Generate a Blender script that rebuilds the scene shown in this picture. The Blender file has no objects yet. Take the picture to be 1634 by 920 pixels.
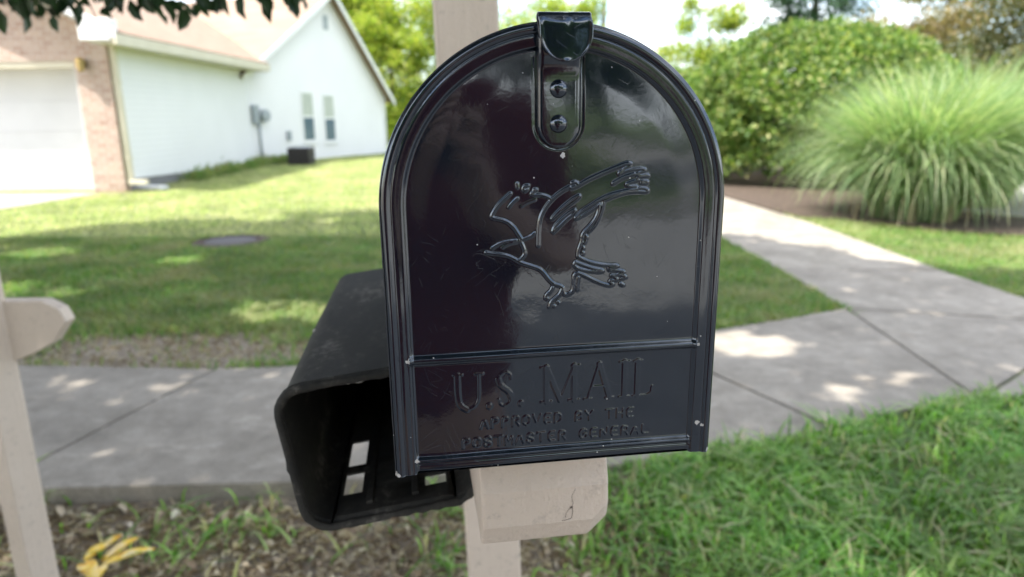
import bpy, math, random
import numpy as np
from mathutils import Vector, Matrix
R = math.radians
random.seed(7); rng = np.random.default_rng(7)
S = bpy.context.scene
COL = S.collection

# ------------------------------------------------------------------ camera
CAM_H = 1.28
cam_d = bpy.data.cameras.new('camera'); cam = bpy.data.objects.new('camera', cam_d); COL.objects.link(cam)
pt, rl = R(14.2), R(0.43)
fw = Vector((0, math.cos(pt), -math.sin(pt))); up0 = Vector((0, math.sin(pt), math.cos(pt))); r0 = Vector((1, 0, 0))
rt = r0*math.cos(rl) - up0*math.sin(rl); up = r0*math.sin(rl) + up0*math.cos(rl)
M = Matrix((rt, up, -fw)).transposed().to_4x4(); M.translation = (0, 0, CAM_H)
cam.matrix_world = M
cam_d.sensor_width = 36; cam_d.lens = 1089/1634*36
cam_d.clip_start = .005; cam_d.clip_end = 2000
cam_d.dof.use_dof = True; cam_d.dof.focus_distance = .355; cam_d.dof.aperture_fstop = 8.2
S.camera = cam

# ------------------------------------------------------------------ light
SUN_EL = R(60); SX, SY = -.875, -.484            # horizontal direction towards the sun
w = bpy.data.worlds.new('World'); S.world = w; w.use_nodes = True
nt = w.node_tree; nt.nodes.clear()
o_ = nt.nodes.new('ShaderNodeOutputWorld'); bg = nt.nodes.new('ShaderNodeBackground')
sky = nt.nodes.new('ShaderNodeTexSky'); sky.sky_type = 'NISHITA'; sky.sun_disc = False
sky.sun_elevation = SUN_EL; sky.sun_rotation = math.atan2(SX, SY); sky.air_density = 1.0; sky.dust_density = 1.5
tc = nt.nodes.new('ShaderNodeTexCoord'); mp = nt.nodes.new('ShaderNodeMapping'); mp.inputs['Scale'].default_value = (1, 1, 2.6)
no = nt.nodes.new('ShaderNodeTexNoise'); no.inputs['Scale'].default_value = 2.6; no.inputs['Detail'].default_value = 6; no.inputs['Roughness'].default_value = .55
cr = nt.nodes.new('ShaderNodeValToRGB'); cr.color_ramp.elements[0].position = .43; cr.color_ramp.elements[1].position = .64
mx = nt.nodes.new('ShaderNodeMix'); mx.data_type = 'RGBA'; mx.inputs[7].default_value = (9.6, 9.5, 9.5, 1)
L = nt.links.new
L(tc.outputs['Generated'], mp.inputs[0]); L(mp.outputs[0], no.inputs['Vector']); L(no.outputs['Fac'], cr.inputs[0])
L(cr.outputs[0], mx.inputs[0]); L(sky.outputs[0], mx.inputs[6]); L(mx.outputs[2], bg.inputs[0]); L(bg.outputs[0], o_.inputs[0])
bg.inputs[1].default_value = .15
sd = bpy.data.lights.new('sun', 'SUN'); sun = bpy.data.objects.new('sun', sd); COL.objects.link(sun)
sd.energy = 3.8; sd.angle = R(.53); sd.color = (1, .95, .88)
sun.rotation_euler = Vector((SX*math.cos(SUN_EL), SY*math.cos(SUN_EL), math.sin(SUN_EL))).to_track_quat('Z', 'Y').to_euler()
S.view_settings.view_transform = 'Standard'; S.view_settings.look = 'None'; S.view_settings.gamma = 1
S.view_settings.exposure = 1.58
S.render.resolution_x = 1024; S.render.resolution_y = 577
S.cycles.max_bounces = 8; S.cycles.transparent_max_bounces = 8

# ------------------------------------------------------------------ materials
class N:
    """small node-graph helper"""
    def __init__(s, name):
        s.m = bpy.data.materials.new(name); s.m.use_nodes = True; s.t = s.m.node_tree
        s.b = s.t.nodes['Principled BSDF']; s.out = s.t.nodes['Material Output']
        s.tc = s.t.nodes.new('ShaderNodeTexCoord'); s.co = s.tc.outputs['Object']
    def n(s, t, **k):
        x = s.t.nodes.new('ShaderNode'+t)
        for a, b in k.items(): setattr(x, a, b)
        return x
    def l(s, a, b): s.t.links.new(a, b)
    def noise(s, scale, detail=4, rough=.5, vec=None, sc=None, dist=0):
        x = s.n('TexNoise'); x.inputs['Scale'].default_value = scale; x.inputs['Detail'].default_value = detail
        x.inputs['Roughness'].default_value = rough; x.inputs['Distortion'].default_value = dist
        v = vec or s.co
        if sc:
            m = s.n('Mapping'); m.inputs['Scale'].default_value = sc; s.l(v, m.inputs[0]); v = m.outputs[0]
        s.l(v, x.inputs['Vector']); return x.outputs['Fac']
    def ramp(s, fac, stops):
        x = s.n('ValToRGB'); e = x.color_ramp.elements
        while len(e) < len(stops): e.new(.5)
        for i, (p, c) in enumerate(stops):
            e[i].position = p; e[i].color = (c, c, c, 1) if not hasattr(c, '__len__') else (*c, 1)
        s.l(fac, x.inputs[0]); return x.outputs[0]
    def mix(s, fac, a, b, mode='MIX'):
        x = s.n('Mix', data_type='RGBA', blend_type=mode)
        for i, v in ((0, fac), (6, a), (7, b)):
            if hasattr(v, 'is_linked'): s.l(v, x.inputs[i])
            elif i == 0: x.inputs[0].default_value = v
            else: x.inputs[i].default_value = (*v, 1)
        return x.outputs[2]
    def math(s, op, a, b=0.):
        x = s.n('Math', operation=op)
        for i, v in ((0, a), (1, b)):
            if hasattr(v, 'is_linked'): s.l(v, x.inputs[i])
            else: x.inputs[i].default_value = v
        return x.outputs[0]
    def col(s, c):
        if hasattr(c, 'is_linked'): s.l(c, s.b.inputs['Base Color'])
        else: s.b.inputs['Base Color'].default_value = (*c, 1)
    def rough(s, r):
        if hasattr(r, 'is_linked'): s.l(r, s.b.inputs['Roughness'])
        else: s.b.inputs['Roughness'].default_value = r
    def bump(s, h, strength=.3, dist=.01):
        x = s.n('Bump'); x.inputs['Strength'].default_value = strength; x.inputs['Distance'].default_value = dist
        s.l(h, x.inputs['Height']); s.l(x.outputs[0], s.b.inputs['Normal']); return x

def m_simple(name, c, c2, scale, rough=.6, bstr=.2, bscale=None, bdist=.003, ior=None):
    g = N(name); g.col(g.ramp(g.noise(scale, 5), [(.35, c), (.65, c2)])); g.rough(rough)
    g.bump(g.noise(bscale or scale*4, 4), bstr, bdist)
    if ior: g.b.inputs['IOR'].default_value = ior
    return g.m

# ---- glossy black enamel, scratched and speckled
def m_enamel():
    g = N('black_enamel')
    # fine white specks of dust and paint
    v = g.n('TexVoronoi'); v.inputs['Scale'].default_value = 240; g.l(g.co, v.inputs['Vector'])
    sp = g.math('LESS_THAN', v.outputs['Distance'], .09)
    gate = g.math('GREATER_THAN', g.noise(70, 2), .62)
    speck = g.math('MULTIPLY', sp, gate)
    # hairline scratches: thin bands of stretched noise in several directions
    scr = None
    for i, (ang, th) in enumerate(((.5, .004), (1.9, .004), (2.6, .004), (1.1, .003))):
        m0 = g.n('Mapping'); m0.inputs['Rotation'].default_value = (0, ang, 0); g.l(g.co, m0.inputs[0])
        m = g.n('Mapping'); m.inputs['Scale'].default_value = (22, 22, 150)
        m.inputs['Location'].default_value = (i*3.1, 0, i*7.7)
        g.l(m0.outputs[0], m.inputs[0])
        n = g.noise(1, 2, .5, m.outputs[0], None, .25)
        a = g.math('LESS_THAN', g.math('ABSOLUTE', g.math('SUBTRACT', n, .5)), th)
        a = g.math('MULTIPLY', a, g.math('GREATER_THAN', g.noise(38+i*9, 2, .5, None, (1, 1, 1)), .60))
        scr = a if scr is None else g.math('MAXIMUM', scr, a)
    # bare chips at the corners (object coordinates, metres)
    chip = speck
    for (x, z, r) in ((-.0862, .0012, .0016), (.0795, .0180, .0013), (.0822, .0165, .0008), (-.0775, .0642, .0011), (.0862, .0010, .0012), (.0775, .0640, .0008), (-.0755, .0075, .0012), (.003, .166, .0012)):
        d = g.n('VectorMath', operation='DISTANCE'); 
        sx = g.n('SeparateXYZ'); g.l(g.co, sx.inputs[0]); cx = g.n('CombineXYZ'); g.l(sx.outputs[0], cx.inputs[0]); g.l(sx.outputs[2], cx.inputs[2])
        g.l(cx.outputs[0], d.inputs[0]); d.inputs[1].default_value = (x, 0, z)
        rr = g.math('MULTIPLY', g.noise(900, 2), r*2)
        chip = g.math('MAXIMUM', chip, g.math('LESS_THAN', d.outputs['Value'], rr))
    c = g.mix(scr, (.006, .009, .015), (.009, .012, .017))
    g.col(g.mix(chip, c, (.45, .43, .40)))
    film = g.ramp(g.noise(9, 5, .6, None, (1, 1, 1.6)), [(.4, .050), (.62, .11)])
    r = g.math('MAXIMUM', film, g.math('MULTIPLY', scr, .14)); r = g.math('MAXIMUM', r, g.math('MULTIPLY', chip, .7)); g.rough(r)
    g.b.inputs['IOR'].default_value = 1.88; g.b.inputs['Specular Tint'].default_value = (.84, .92, 1.0, 1)
    h = g.math('ADD', g.math('MULTIPLY', g.noise(16, 2), 1.0), g.math('MULTIPLY', g.noise(420, 3), .018))
    h = g.math('ADD', h, g.math('MULTIPLY', scr, -.012))
    g.bump(h, .5, .0016)
    return g.m

def m_plastic():
    g = N('weathered_black_plastic')
    n = g.noise(28, 6, .65, None, (1, .35, 1))
    n2 = g.noise(140, 4, .7)
    dust = g.ramp(g.math('MULTIPLY', n, g.math('ADD', n2, .45)), [(.40, (.026, .026, .024)), (.54, (.040, .038, .034)), (.70, (.13, .122, .108))])
    g.col(dust); g.rough(.80); g.b.inputs['Specular IOR Level'].default_value = .2; g.bump(g.noise(260, 5, .7), .35, .001)
    return g.m

def m_post():
    g = N('greige_painted_wood')
    n = g.noise(5, 5, .6)
    c = g.ramp(n, [(.3, (.56, .465, .375)), (.7, (.63, .53, .435))])
    dirt = g.ramp(g.noise(60, 6, .75), [(.56, 0), (.74, 1)])
    c = g.mix(g.math('MULTIPLY', dirt, .5), c, (.17, .145, .12))
    g.col(c); g.rough(.62)
    h = g.math('ADD', g.math('MULTIPLY', g.noise(330, 4, .6), .55), g.math('MULTIPLY', g.noise(12, 4, .6, None, (7, 7, .8)), 1.0))
    g.bump(h, .8, .0022)
    return g.m

def m_concrete(name, c1, c2, stain=.5):
    g = N(name)
    a = g.ramp(g.noise(2.1, 8, .72), [(.34, c1), (.64, c2)])
    b = g.ramp(g.noise(11, 6, .7), [(.35, 0), (.75, 1)])
    c = g.mix(g.math('MULTIPLY', b, .55), a, tuple(x*.60 for x in c1))
    k = g.ramp(g.noise(42, 5, .75), [(.60, 0), (.68, .6)]); c = g.mix(k, c, tuple(x*.45 for x in c1))
    s = g.ramp(g.noise(3.2, 5, .7, None, (1, 2.2, 1)), [(.58, 0), (.66, 1)])
    c = g.mix(g.math('MULTIPLY', s, stain*.35), c, tuple(min(1, x*1.5) for x in c2))
    f = g.ramp(g.noise(150, 3, .6), [(.35, .78), (.65, 1.1)])
    c = g.mix(1.0, c, f, 'MULTIPLY')
    g.col(c); g.rough(.85); g.bump(g.noise(180, 4, .7), .35, .004)
    return g.m

def m_lawn():
    g = N('lawn_soil_and_turf')
    turf = g.ramp(g.noise(.55, 6, .65), [(.34, (.060, .100, .020)), (.52, (.105, .150, .036)), (.68, (.20, .20, .075))])
    fine = g.ramp(g.noise(38, 5, .7), [(.3, .55), (.7, 1.35)])
    turf = g.mix(1.0, turf, fine, 'MULTIPLY')
    soil = g.ramp(g.noise(24, 7, .7), [(.3, (.19, .152, .115)), (.52, (.36, .30, .235)), (.72, (.52, .45, .36))])
    # bare soil around the posts and in a worn patch beside the walk
    sx = g.n('SeparateXYZ'); g.l(g.co, sx.inputs[0])
    near = g.math('LESS_THAN', sx.outputs[1], 2.6); 
    wob = g.math('MULTIPLY', g.noise(2.2, 4), 2.4)
    left = g.math('LESS_THAN', sx.outputs[0], g.math('SUBTRACT', wob, .60))
    m = g.math('MULTIPLY', near, left)
    # worn patch of bare soil between the walk and the lawn
    v = g.n('VectorMath', operation='DISTANCE'); mp_ = g.n('Mapping'); mp_.inputs['Scale'].default_value = (.55, 1.5, 0); g.l(g.co, mp_.inputs[0])
    g.l(mp_.outputs[0], v.inputs[0]); v.inputs[1].default_value = (-2.0*.55, 3.72*1.5, 0)
    worn = g.math('LESS_THAN', g.math('ADD', v.outputs['Value'], g.math('MULTIPLY', g.noise(3.5, 5, .6), 1.1)), 1.15)
    m = g.math('MAXIMUM', m, worn)
    g.col(g.mix(m, turf, soil)); g.rough(.95); g.bump(g.noise(45, 5, .7), .8, .03)
    return g.m

def m_leaf(name, ramp, trans=.35, rough=.5, spec=.35, dry=None):
    """many small leaves or blades in one mesh: colour drawn per leaf"""
    g = N(name); geo = g.n('NewGeometry')
    c = g.ramp(geo.outputs['Random Per Island'], ramp)
    v = g.ramp(g.noise(1.7, 3), [(.35, .8), (.65, 1.2)]); c = g.mix(1.0, c, v, 'MULTIPLY')
    if dry:                                              # worn, straw coloured patches of the turf
        p = g.ramp(g.noise(dry[1], 5, .65), [(.46, 0), (.66, dry[2])]); c = g.mix(p, c, dry[0])
    g.col(c); g.rough(rough); g.b.inputs['Specular IOR Level'].default_value = spec
    tr = g.n('BsdfTranslucent'); g.l(g.mix(1.0, c, (1.5, 1.7, .8), 'MULTIPLY'), tr.inputs[0])
    ms = g.n('MixShader'); ms.inputs[0].default_value = trans
    g.l(g.b.outputs[0], ms.inputs[1]); g.l(tr.outputs[0], ms.inputs[2]); g.l(ms.outputs[0], g.out.inputs['Surface'])
    return g.m

def m_siding(name, c, pitch=.11):
    g = N(name)
    sx = g.n('SeparateXYZ'); g.l(g.co, sx.inputs[0])
    fr = g.math('FRACT', g.math('DIVIDE', sx.outputs[2], pitch))
    n = g.ramp(g.noise(.9, 5), [(.3, tuple(x*.95 for x in c)), (.7, c)])
    line = g.math('GREATER_THAN', fr, .93)
    g.col(g.mix(g.math('MULTIPLY', line, .35), n, tuple(x*.55 for x in c))); g.rough(.5)
    g.bump(g.math('SUBTRACT', 1.0, fr), .8, .012)
    return g.m

def m_brick():
    g = N('brick')
    sx = g.n('SeparateXYZ'); g.l(g.co, sx.inputs[0]); cx = g.n('CombineXYZ')
    g.l(g.math('ADD', sx.outputs[0], sx.outputs[1]), cx.inputs[0]); g.l(sx.outputs[2], cx.inputs[1])
    b = g.n('TexBrick'); g.l(cx.outputs[0], b.inputs['Vector'])
    b.inputs['Color1'].default_value = (.34, .20, .145, 1); b.inputs['Color2'].default_value = (.50, .36, .28, 1); b.inputs['Mortar'].default_value = (.55, .50, .45, 1)
    b.inputs['Scale'].default_value = 1; b.inputs['Brick Width'].default_value = .215; b.inputs['Row Height'].default_value = .078
    b.inputs['Mortar Size'].default_value = .008; b.inputs['Bias'].default_value = .1
    c = g.mix(g.ramp(g.noise(3.5, 4), [(.4, 0), (.6, .45)]), b.outputs['Color'], (.52, .42, .36))
    g.col(c); g.rough(.85); g.bump(b.outputs['Fac'], -.6, .008)
    return g.m

def m_shingle():
    g = N('roof_shingles')
    sx = g.n('SeparateXYZ'); g.l(g.co, sx.inputs[0]); cx = g.n('CombineXYZ')
    g.l(sx.outputs[1], cx.inputs[0]); g.l(g.math('MULTIPLY', sx.outputs[2], 2.0), cx.inputs[1])
    b = g.n('TexBrick'); g.l(cx.outputs[0], b.inputs['Vector'])
    b.inputs['Color1'].default_value = (.245, .172, .120, 1); b.inputs['Color2'].default_value = (.30, .215, .155, 1); b.inputs['Mortar'].default_value = (.17, .12, .085, 1)
    b.inputs['Scale'].default_value = 1; b.inputs['Brick Width'].default_value = .3; b.inputs['Row Height'].default_value = .14; b.inputs['Mortar Size'].default_value = .006
    g.col(b.outputs['Color']); g.rough(.9); g.bump(g.noise(60, 4), .4, .01)
    return g.m

MAT = dict(
    enamel=m_enamel(), plastic=m_plastic(), post=m_post(),
    walk=m_concrete('old_sidewalk_concrete', (.225, .198, .160), (.41, .368, .308), .9),
    drive=m_concrete('driveway_concrete', (.31, .29, .26), (.40, .375, .34)),
    asphalt=m_concrete('worn_road_surface', (.27, .255, .235), (.36, .34, .31)),
    block=m_concrete('foundation_block', (.20, .20, .20), (.27, .27, .27)),
    lawn=m_lawn(),
    mulch=m_simple('bark_mulch', (.040, .028, .020), (.125, .088, .062), 30, .95, .9, 60, .03),
    grass=m_leaf('grass_blades', [(0, (.080, .180, .038)), (.45, (.145, .265, .065)), (.78, (.25, .33, .10)), (.90, (.27, .25, .12)), (1, (.38, .31, .19))], .38, .5, .3, ((.38, .34, .20), 1.5, .7)),
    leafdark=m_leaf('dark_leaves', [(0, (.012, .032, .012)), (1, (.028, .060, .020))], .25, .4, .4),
    neargrass=m_leaf('near_grass_blades', [(0, (.060, .165, .022)), (.4, (.155, .340, .048)), (.72, (.29, .48, .105)), (.86, (.36, .46, .20)), (.92, (.45, .40, .22)), (1, (.60, .52, .36))], .45, .42, .5, ((.22, .27, .09), 3.2, .5)),
    farturf=m_leaf('lawn_blades_painted_sunlit', [(0, (.19, .26, .095)), (.45, (.34, .39, .18)), (.8, (.50, .48, .29)), (1, (.62, .56, .40))], .42, .6, .2, ((.55, .50, .35), .8, .75)),  # dry straw tones, plus sunlit brightness put into the far blades' colour
    straw=m_leaf('dry_litter', [(0, (.20, .13, .08)), (.5, (.42, .33, .23)), (.85, (.62, .53, .40)), (1, (.72, .65, .54))], .15, .7, .3),
    white=m_simple('white_paint', (.78, .78, .77), (.82, .82, .81), 2, .45, .05),
    doorpaint=m_simple('garage_door_paint', (.62, .62, .62), (.66, .66, .66), 2, .5, .05),
    cream=m_simple('cream_trim_paint', (.60, .55, .42), (.66, .61, .48), 2, .5, .05),
    siding=m_siding('white_vinyl_siding', (.82, .82, .81)), brick=m_brick(), roof=m_shingle(),
    grey=m_simple('grey_painted_metal', (.30, .34, .36), (.36, .40, .42), 6, .45, .1),
    darkmetal=m_simple('dark_metal', (.022, .018, .020), (.040, .034, .036), 20, .6, .4),
    bark=m_simple('bark', (.055, .045, .035), (.14, .12, .10), 9, .9, .9, 25, .03),
    glass=m_simple('window_glass', (.10, .15, .19), (.14, .19, .23), 1.5, .08, .02),
    blind=m_simple('window_blind', (.42, .46, .40), (.50, .53, .46), 4, .5, .05),
    wood=m_simple('weathered_pole', (.22, .20, .18), (.32, .30, .27), 3, .8, .4),
    shirt=m_simple('maroon_cloth', (.13, .012, .012), (.17, .018, .016), 6, .85, .3, 300, .001),
    denim=m_simple('dark_denim', (.02, .025, .04), (.03, .038, .06), 20, .9, .3, 400, .001),
    skin=m_simple('skin', (.42, .24, .17), (.48, .29, .21), 8, .5, .1, 200, .0005),
    hair=m_simple('hair', (.02, .013, .01), (.04, .025, .018), 90, .5, .5),
    phone=m_simple('phone_case', (.012, .012, .014), (.016, .016, .018), 5, .3, .02),
    sole=m_simple('shoe_leather', (.03, .025, .02), (.05, .04, .03), 20, .6, .2),
    gold=m_simple('brass_lamp', (.35, .24, .08), (.45, .32, .12), 20, .3, .1),
)

# ------------------------------------------------------------------ object helpers
def tag(o, label=None, cat=None, group=None, kind=None):
    for k, v in (('label', label), ('category', cat), ('group', group), ('kind', kind)):
        if v: o[k] = v
    return o
def empty(name, loc, label, cat, rot=(0, 0, 0), group=None):
    o = bpy.data.objects.new(name, None); COL.objects.link(o); o.location = loc; o.rotation_euler = rot
    o.empty_display_size = .05
    return tag(o, label, cat, group)
def link(name, me, mat, parent=None, smooth=False, world=True):
    """world=True: the mesh is in world coordinates and is moved into its parent's frame"""
    o = bpy.data.objects.new(name, me); COL.objects.link(o)
    if mat is not None: me.materials.append(MAT[mat] if isinstance(mat, str) else mat)
    if parent is not None:
        if world: me.transform(pmat(parent).inverted())
        o.parent = parent
    if smooth: me.polygons.foreach_set('use_smooth', [True]*len(me.polygons))
    return o
def pmat(o):
    m = Matrix.LocRotScale(o.location, o.rotation_euler, o.scale)
    return pmat(o.parent) @ m if o.parent else m
class MB:
    def __init__(s): s.v = []; s.f = []
    def add(s, vs, fs):
        k = len(s.v); s.v += [tuple(v) for v in vs]; s.f += [tuple(i+k for i in f) for f in fs]; return s
    def box(s, c, d, rz=0, M=None):
        x, y, z = d[0]/2, d[1]/2, d[2]/2
        vs = [Vector((a*x, b*y, e*z)) for a in (-1, 1) for b in (-1, 1) for e in (-1, 1)]
        T = Matrix.Translation(c) @ Matrix.Rotation(rz, 4, 'Z')
        if M is not None: T = M @ Matrix.Translation(c) @ Matrix.Rotation(rz, 4, 'Z')
        return s.add([T @ v for v in vs], [(0, 1, 3, 2), (4, 6, 7, 5), (0, 4, 5, 1), (2, 3, 7, 6), (0, 2, 6, 4), (1, 5, 7, 3)])
    def prism(s, poly, z0, z1, M=None):
        n = len(poly)
        a = sum(poly[i][0]*poly[(i+1) % n][1]-poly[(i+1) % n][0]*poly[i][1] for i in range(n))
        if a < 0: poly = poly[::-1]
        vs = [Vector((x, y, z0)) for x, y in poly]+[Vector((x, y, z1)) for x, y in poly]
        if M is not None: vs = [M @ v for v in vs]
        return s.add(vs, [tuple(range(n))[::-1], tuple(range(n, 2*n))]+[(i, (i+1) % n, n+(i+1) % n, n+i) for i in range(n)])
    def tube(s, pts, rad, seg=8, caps=True):
        pts = [Vector(p) for p in pts]; rad = rad if hasattr(rad, '__len__') else [rad]*len(pts)
        k = len(s.v); prev = None
        for i, p in enumerate(pts):
            t = (pts[min(i+1, len(pts)-1)]-pts[max(i-1, 0)]).normalized()
            if prev is None: prev = t.orthogonal().normalized()
            a = (prev-t*prev.dot(t)).normalized(); prev = a; b = t.cross(a)
            for j in range(seg):
                q = 2*math.pi*j/seg; s.v.append(tuple(p+(a*math.cos(q)+b*math.sin(q))*rad[i]))
        for i in range(len(pts)-1):
            for j in range(seg):
                s.f.append((k+i*seg+j, k+i*seg+(j+1) % seg, k+(i+1)*seg+(j+1) % seg, k+(i+1)*seg+j))
        if caps: s.f.append(tuple(k+j for j in range(seg))[::-1]); s.f.append(tuple(k+(len(pts)-1)*seg+j for j in range(seg)))
        return s
    def mesh(s, name='m'):
        me = bpy.data.meshes.new(name); me.from_pydata(s.v, [], s.f); me.update(); return me
    def build(s, name, mat, parent=None, smooth=False, world=True, bevel=0, seg=2):
        o = link(name, s.mesh(name), mat, parent, smooth, world)
        if bevel:
            b = o.modifiers.new('bevel', 'BEVEL'); b.width = bevel; b.segments = seg; b.limit_method = 'ANGLE'; b.angle_limit = R(35)
        return o
def struct(o): o['kind'] = 'structure'; return o
def npmesh(name, V, F):
    """V (n,3) float, F (m,k) int - all faces with k corners"""
    me = bpy.data.meshes.new(name); k = F.shape[1]
    me.vertices.add(len(V)); me.vertices.foreach_set('co', np.ascontiguousarray(V, dtype=np.float32).ravel())
    me.loops.add(F.size); me.loops.foreach_set('vertex_index', np.ascontiguousarray(F, dtype=np.int32).ravel())
    me.polygons.add(len(F)); me.polygons.foreach_set('loop_start', np.arange(0, F.size, k, dtype=np.int32))
    me.polygons.foreach_set('loop_total', np.full(len(F), k, dtype=np.int32))
    me.update(calc_edges=True); return me

def leaves_mesh(name, P, size, flat=0., elong=1.6, dirn=None):
    """rhombic folded leaves at points P, random orientation (flat>0 pulls normals up)"""
    n = len(P); sz = np.asarray(size)*np.ones(n)*rng.uniform(.65, 1.3, n)
    nr = rng.normal(size=(n, 3)); nr[:, 2] = np.abs(nr[:, 2])+flat; nr /= np.linalg.norm(nr, axis=1)[:, None]
    t = rng.normal(size=(n, 3)) if dirn is None else dirn+rng.normal(size=(n, 3))*.35
    t -= nr*(t*nr).sum(1)[:, None]; t /= np.linalg.norm(t, axis=1)[:, None]
    b = np.cross(nr, t)
    l = sz[:, None]*t; wd = sz[:, None]/elong*b*.5; dr = nr*sz[:, None]*.14
    V = np.stack([P, P+l*.35+wd+dr, P+l*.4-dr*.0, P+l*.35-wd+dr, P+l*.72+wd*.75+dr, P+l*.72-wd*.75+dr, P+l-dr], 1).reshape(-1, 3)
    base = (np.arange(n)*7)[:, None]
    F = np.concatenate([base+np.array([[0, 1, 2]]), base+np.array([[0, 2, 3]]), base+np.array([[1, 4, 2]]), base+np.array([[3, 2, 5]]), base+np.array([[2, 4, 6]]), base+np.array([[2, 6, 5]])])
    return npmesh(name, V, F)
def blades_mesh(name, P, h, wd, lean=.5, seg=2):
    """grass blades: curved strips, P roots (n,3), h heights"""
    n = len(P); h = np.asarray(h)*np.ones(n)
    a = rng.uniform(0, 2*math.pi, n); d = np.stack([np.cos(a), np.sin(a), np.zeros(n)], 1); s = np.stack([-np.sin(a), np.cos(a), np.zeros(n)], 1)
    tw = rng.uniform(-1, 1, n)[:, None]; s = s+d*tw*.6; s /= np.linalg.norm(s, axis=1)[:, None]
    ln = (rng.uniform(.1, 1, n)*lean*h)[:, None]; z = np.array([[0, 0, 1.]]); H = h[:, None]; W = (np.asarray(wd)*np.ones(n))[:, None]*s*.5
    rows = []
    for k in range(seg):
        u = k/seg; c = P+d*ln*u**2*1.2+z*H*u*(1-.25*u*u*lean); ww = W*(1-.35*u); rows += [c-ww, c+ww]
    tip = P+d*ln*1.2+z*H*(1-.25*lean); rows.append(tip)
    V = np.stack(rows, 1).reshape(-1, 3); m = 2*seg+1; base = (np.arange(n)*m)[:, None]; F = []
    for k in range(seg-1):
        F += [base+np.array([[2*k, 2*k+1, 2*k+3]]), base+np.array([[2*k, 2*k+3, 2*k+2]])]
    F.append(base+np.array([[2*seg-2, 2*seg-1, 2*seg]]))
    return npmesh(name, V, np.concatenate(F))
def vnoise(x, y, seed=0, f=1.):
    """smooth value noise in numpy, 0..1"""
    r = np.random.default_rng(seed); T = r.random((64, 64))
    def one(x, y):
        xi = np.floor(x).astype(int); yi = np.floor(y).astype(int); fx = x-xi; fy = y-yi
        fx = fx*fx*(3-2*fx); fy = fy*fy*(3-2*fy)
        g = lambda a, b: T[a % 64, b % 64]
        return (g(xi, yi)*(1-fx)+g(xi+1, yi)*fx)*(1-fy)+(g(xi, yi+1)*(1-fx)+g(xi+1, yi+1)*fx)*fy
    return (one(x*f, y*f)*.55+one(x*f*2.1+7, y*f*2.1+3)*.3+one(x*f*4.3+1, y*f*4.3+9)*.15)
def inpoly(x, y, poly):
    c = np.zeros(len(x), bool); n = len(poly)
    for i in range(n):
        x1, y1 = poly[i]; x2, y2 = poly[(i+1) % n]
        if y1 == y2: continue
        k = ((y1 > y) != (y2 > y)) & (x < (x2-x1)*(y-y1)/(y2-y1)+x1); c ^= k
    return c

# ------------------------------------------------------------------ ground, walks, road
def gz(x, y):
    """ground height: level with the walks, a little lower on the kerb side on the left"""
    s = np.clip((2.45-y)/.3, 0, 1); l = np.clip((.55-x)/.5, 0, 1)
    return -.012-.05*s*l-.012*s+.012*(vnoise(np.asarray(x)*1., np.asarray(y)*1., 5, 1.3)-.5)
WALK = {
 'S1': [(-9, 2.15), (-1.905, 2.19), (-1.575, 3.38), (-3, 3.5), (-9, 3.6)],
 'S2': [(-1.89, 2.19), (-.77, 2.23), (.37, 2.33), (.77, 2.45), (1.345, 2.635), (.72, 3.83), (-.1, 3.62), (-.67, 3.5), (-1.13, 3.43), (-1.56, 3.38)],
 'S3': [(1.36, 2.64), (1.62, 2.77), (2.15, 2.93), (2.26, 4.45), (1.75, 4.21), (1.26, 4.0), (.735, 3.84)],
 'S4': [(2.165, 2.95), (3.63, 4.06), (2.275, 4.43)],
 'S5': [(2.18, 2.935), (5, 3.0), (9, 2.9), (9, 4.25), (5, 4.3), (3.645, 4.05)],
}
PATH = [(2.275, 4.45), (3.66, 4.075), (3.6, 5.5), (3.63, 8.2), (3.4, 10.9), (2.7, 15), (1.35, 15), (2.2, 9.6), (2.27, 6)]
HDRIVE = [(-14, 12.25), (-7.3, 12.25), (-7.42, 10.6), (-7.75, 9.0), (-8.6, 6), (-9.2, 3.62), (-14, 3.62)]
RDRIVE = [(5.9, 9.1), (6.9, 7.9), (9, 6.6), (22, 6.6), (22, 19), (8.2, 19), (6.6, 12)]
BED = [(3.66, 8.6), (4.1, 8.45), (4.8, 7.55), (5.7, 7.05), (6.9, 7.3), (6.9, 7.8), (5.85, 9.0), (6.4, 12), (8.6, 17), (4.2, 18), (2.8, 15), (3.45, 11)]
m = MB()
for k, p in WALK.items(): m.prism(p, -.12, .0)
struct(m.build('sidewalk', 'walk', bevel=.006))
# the path leading to the back, cut into slabs
m = MB()
def clip(poly, y0, y1):
    def half(P, f):
        out = []
        for i in range(len(P)):
            a, b = P[i], P[(i+1) % len(P)]; fa, fb = f(a), f(b)
            if fa >= 0: out.append(a)
            if (fa >= 0) != (fb >= 0): t = fa/(fa-fb); out.append((a[0]+(b[0]-a[0])*t, a[1]+(b[1]-a[1])*t))
        return out
    return half(half(poly, lambda p: p[1]-y0), lambda p: y1-p[1])
ys = [4.0, 5.6, 7.05, 8.5, 9.95, 11.4, 12.85, 15.1]
for a, b in zip(ys[:-1], ys[1:]): m.prism(clip(PATH, a+.006, b-.006), -.12, .001)
struct(m.build('path', 'walk', bevel=.006))
m = MB(); m.prism(HDRIVE, -.1, .004); struct(m.build('house_driveway', 'drive'))
m = MB(); m.prism(RDRIVE, -.1, .004); struct(m.build('neighbour_driveway', 'drive'))
m = MB(); m.prism(BED, -.1, .012); struct(m.build('mulch_bed', 'mulch'))
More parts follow.
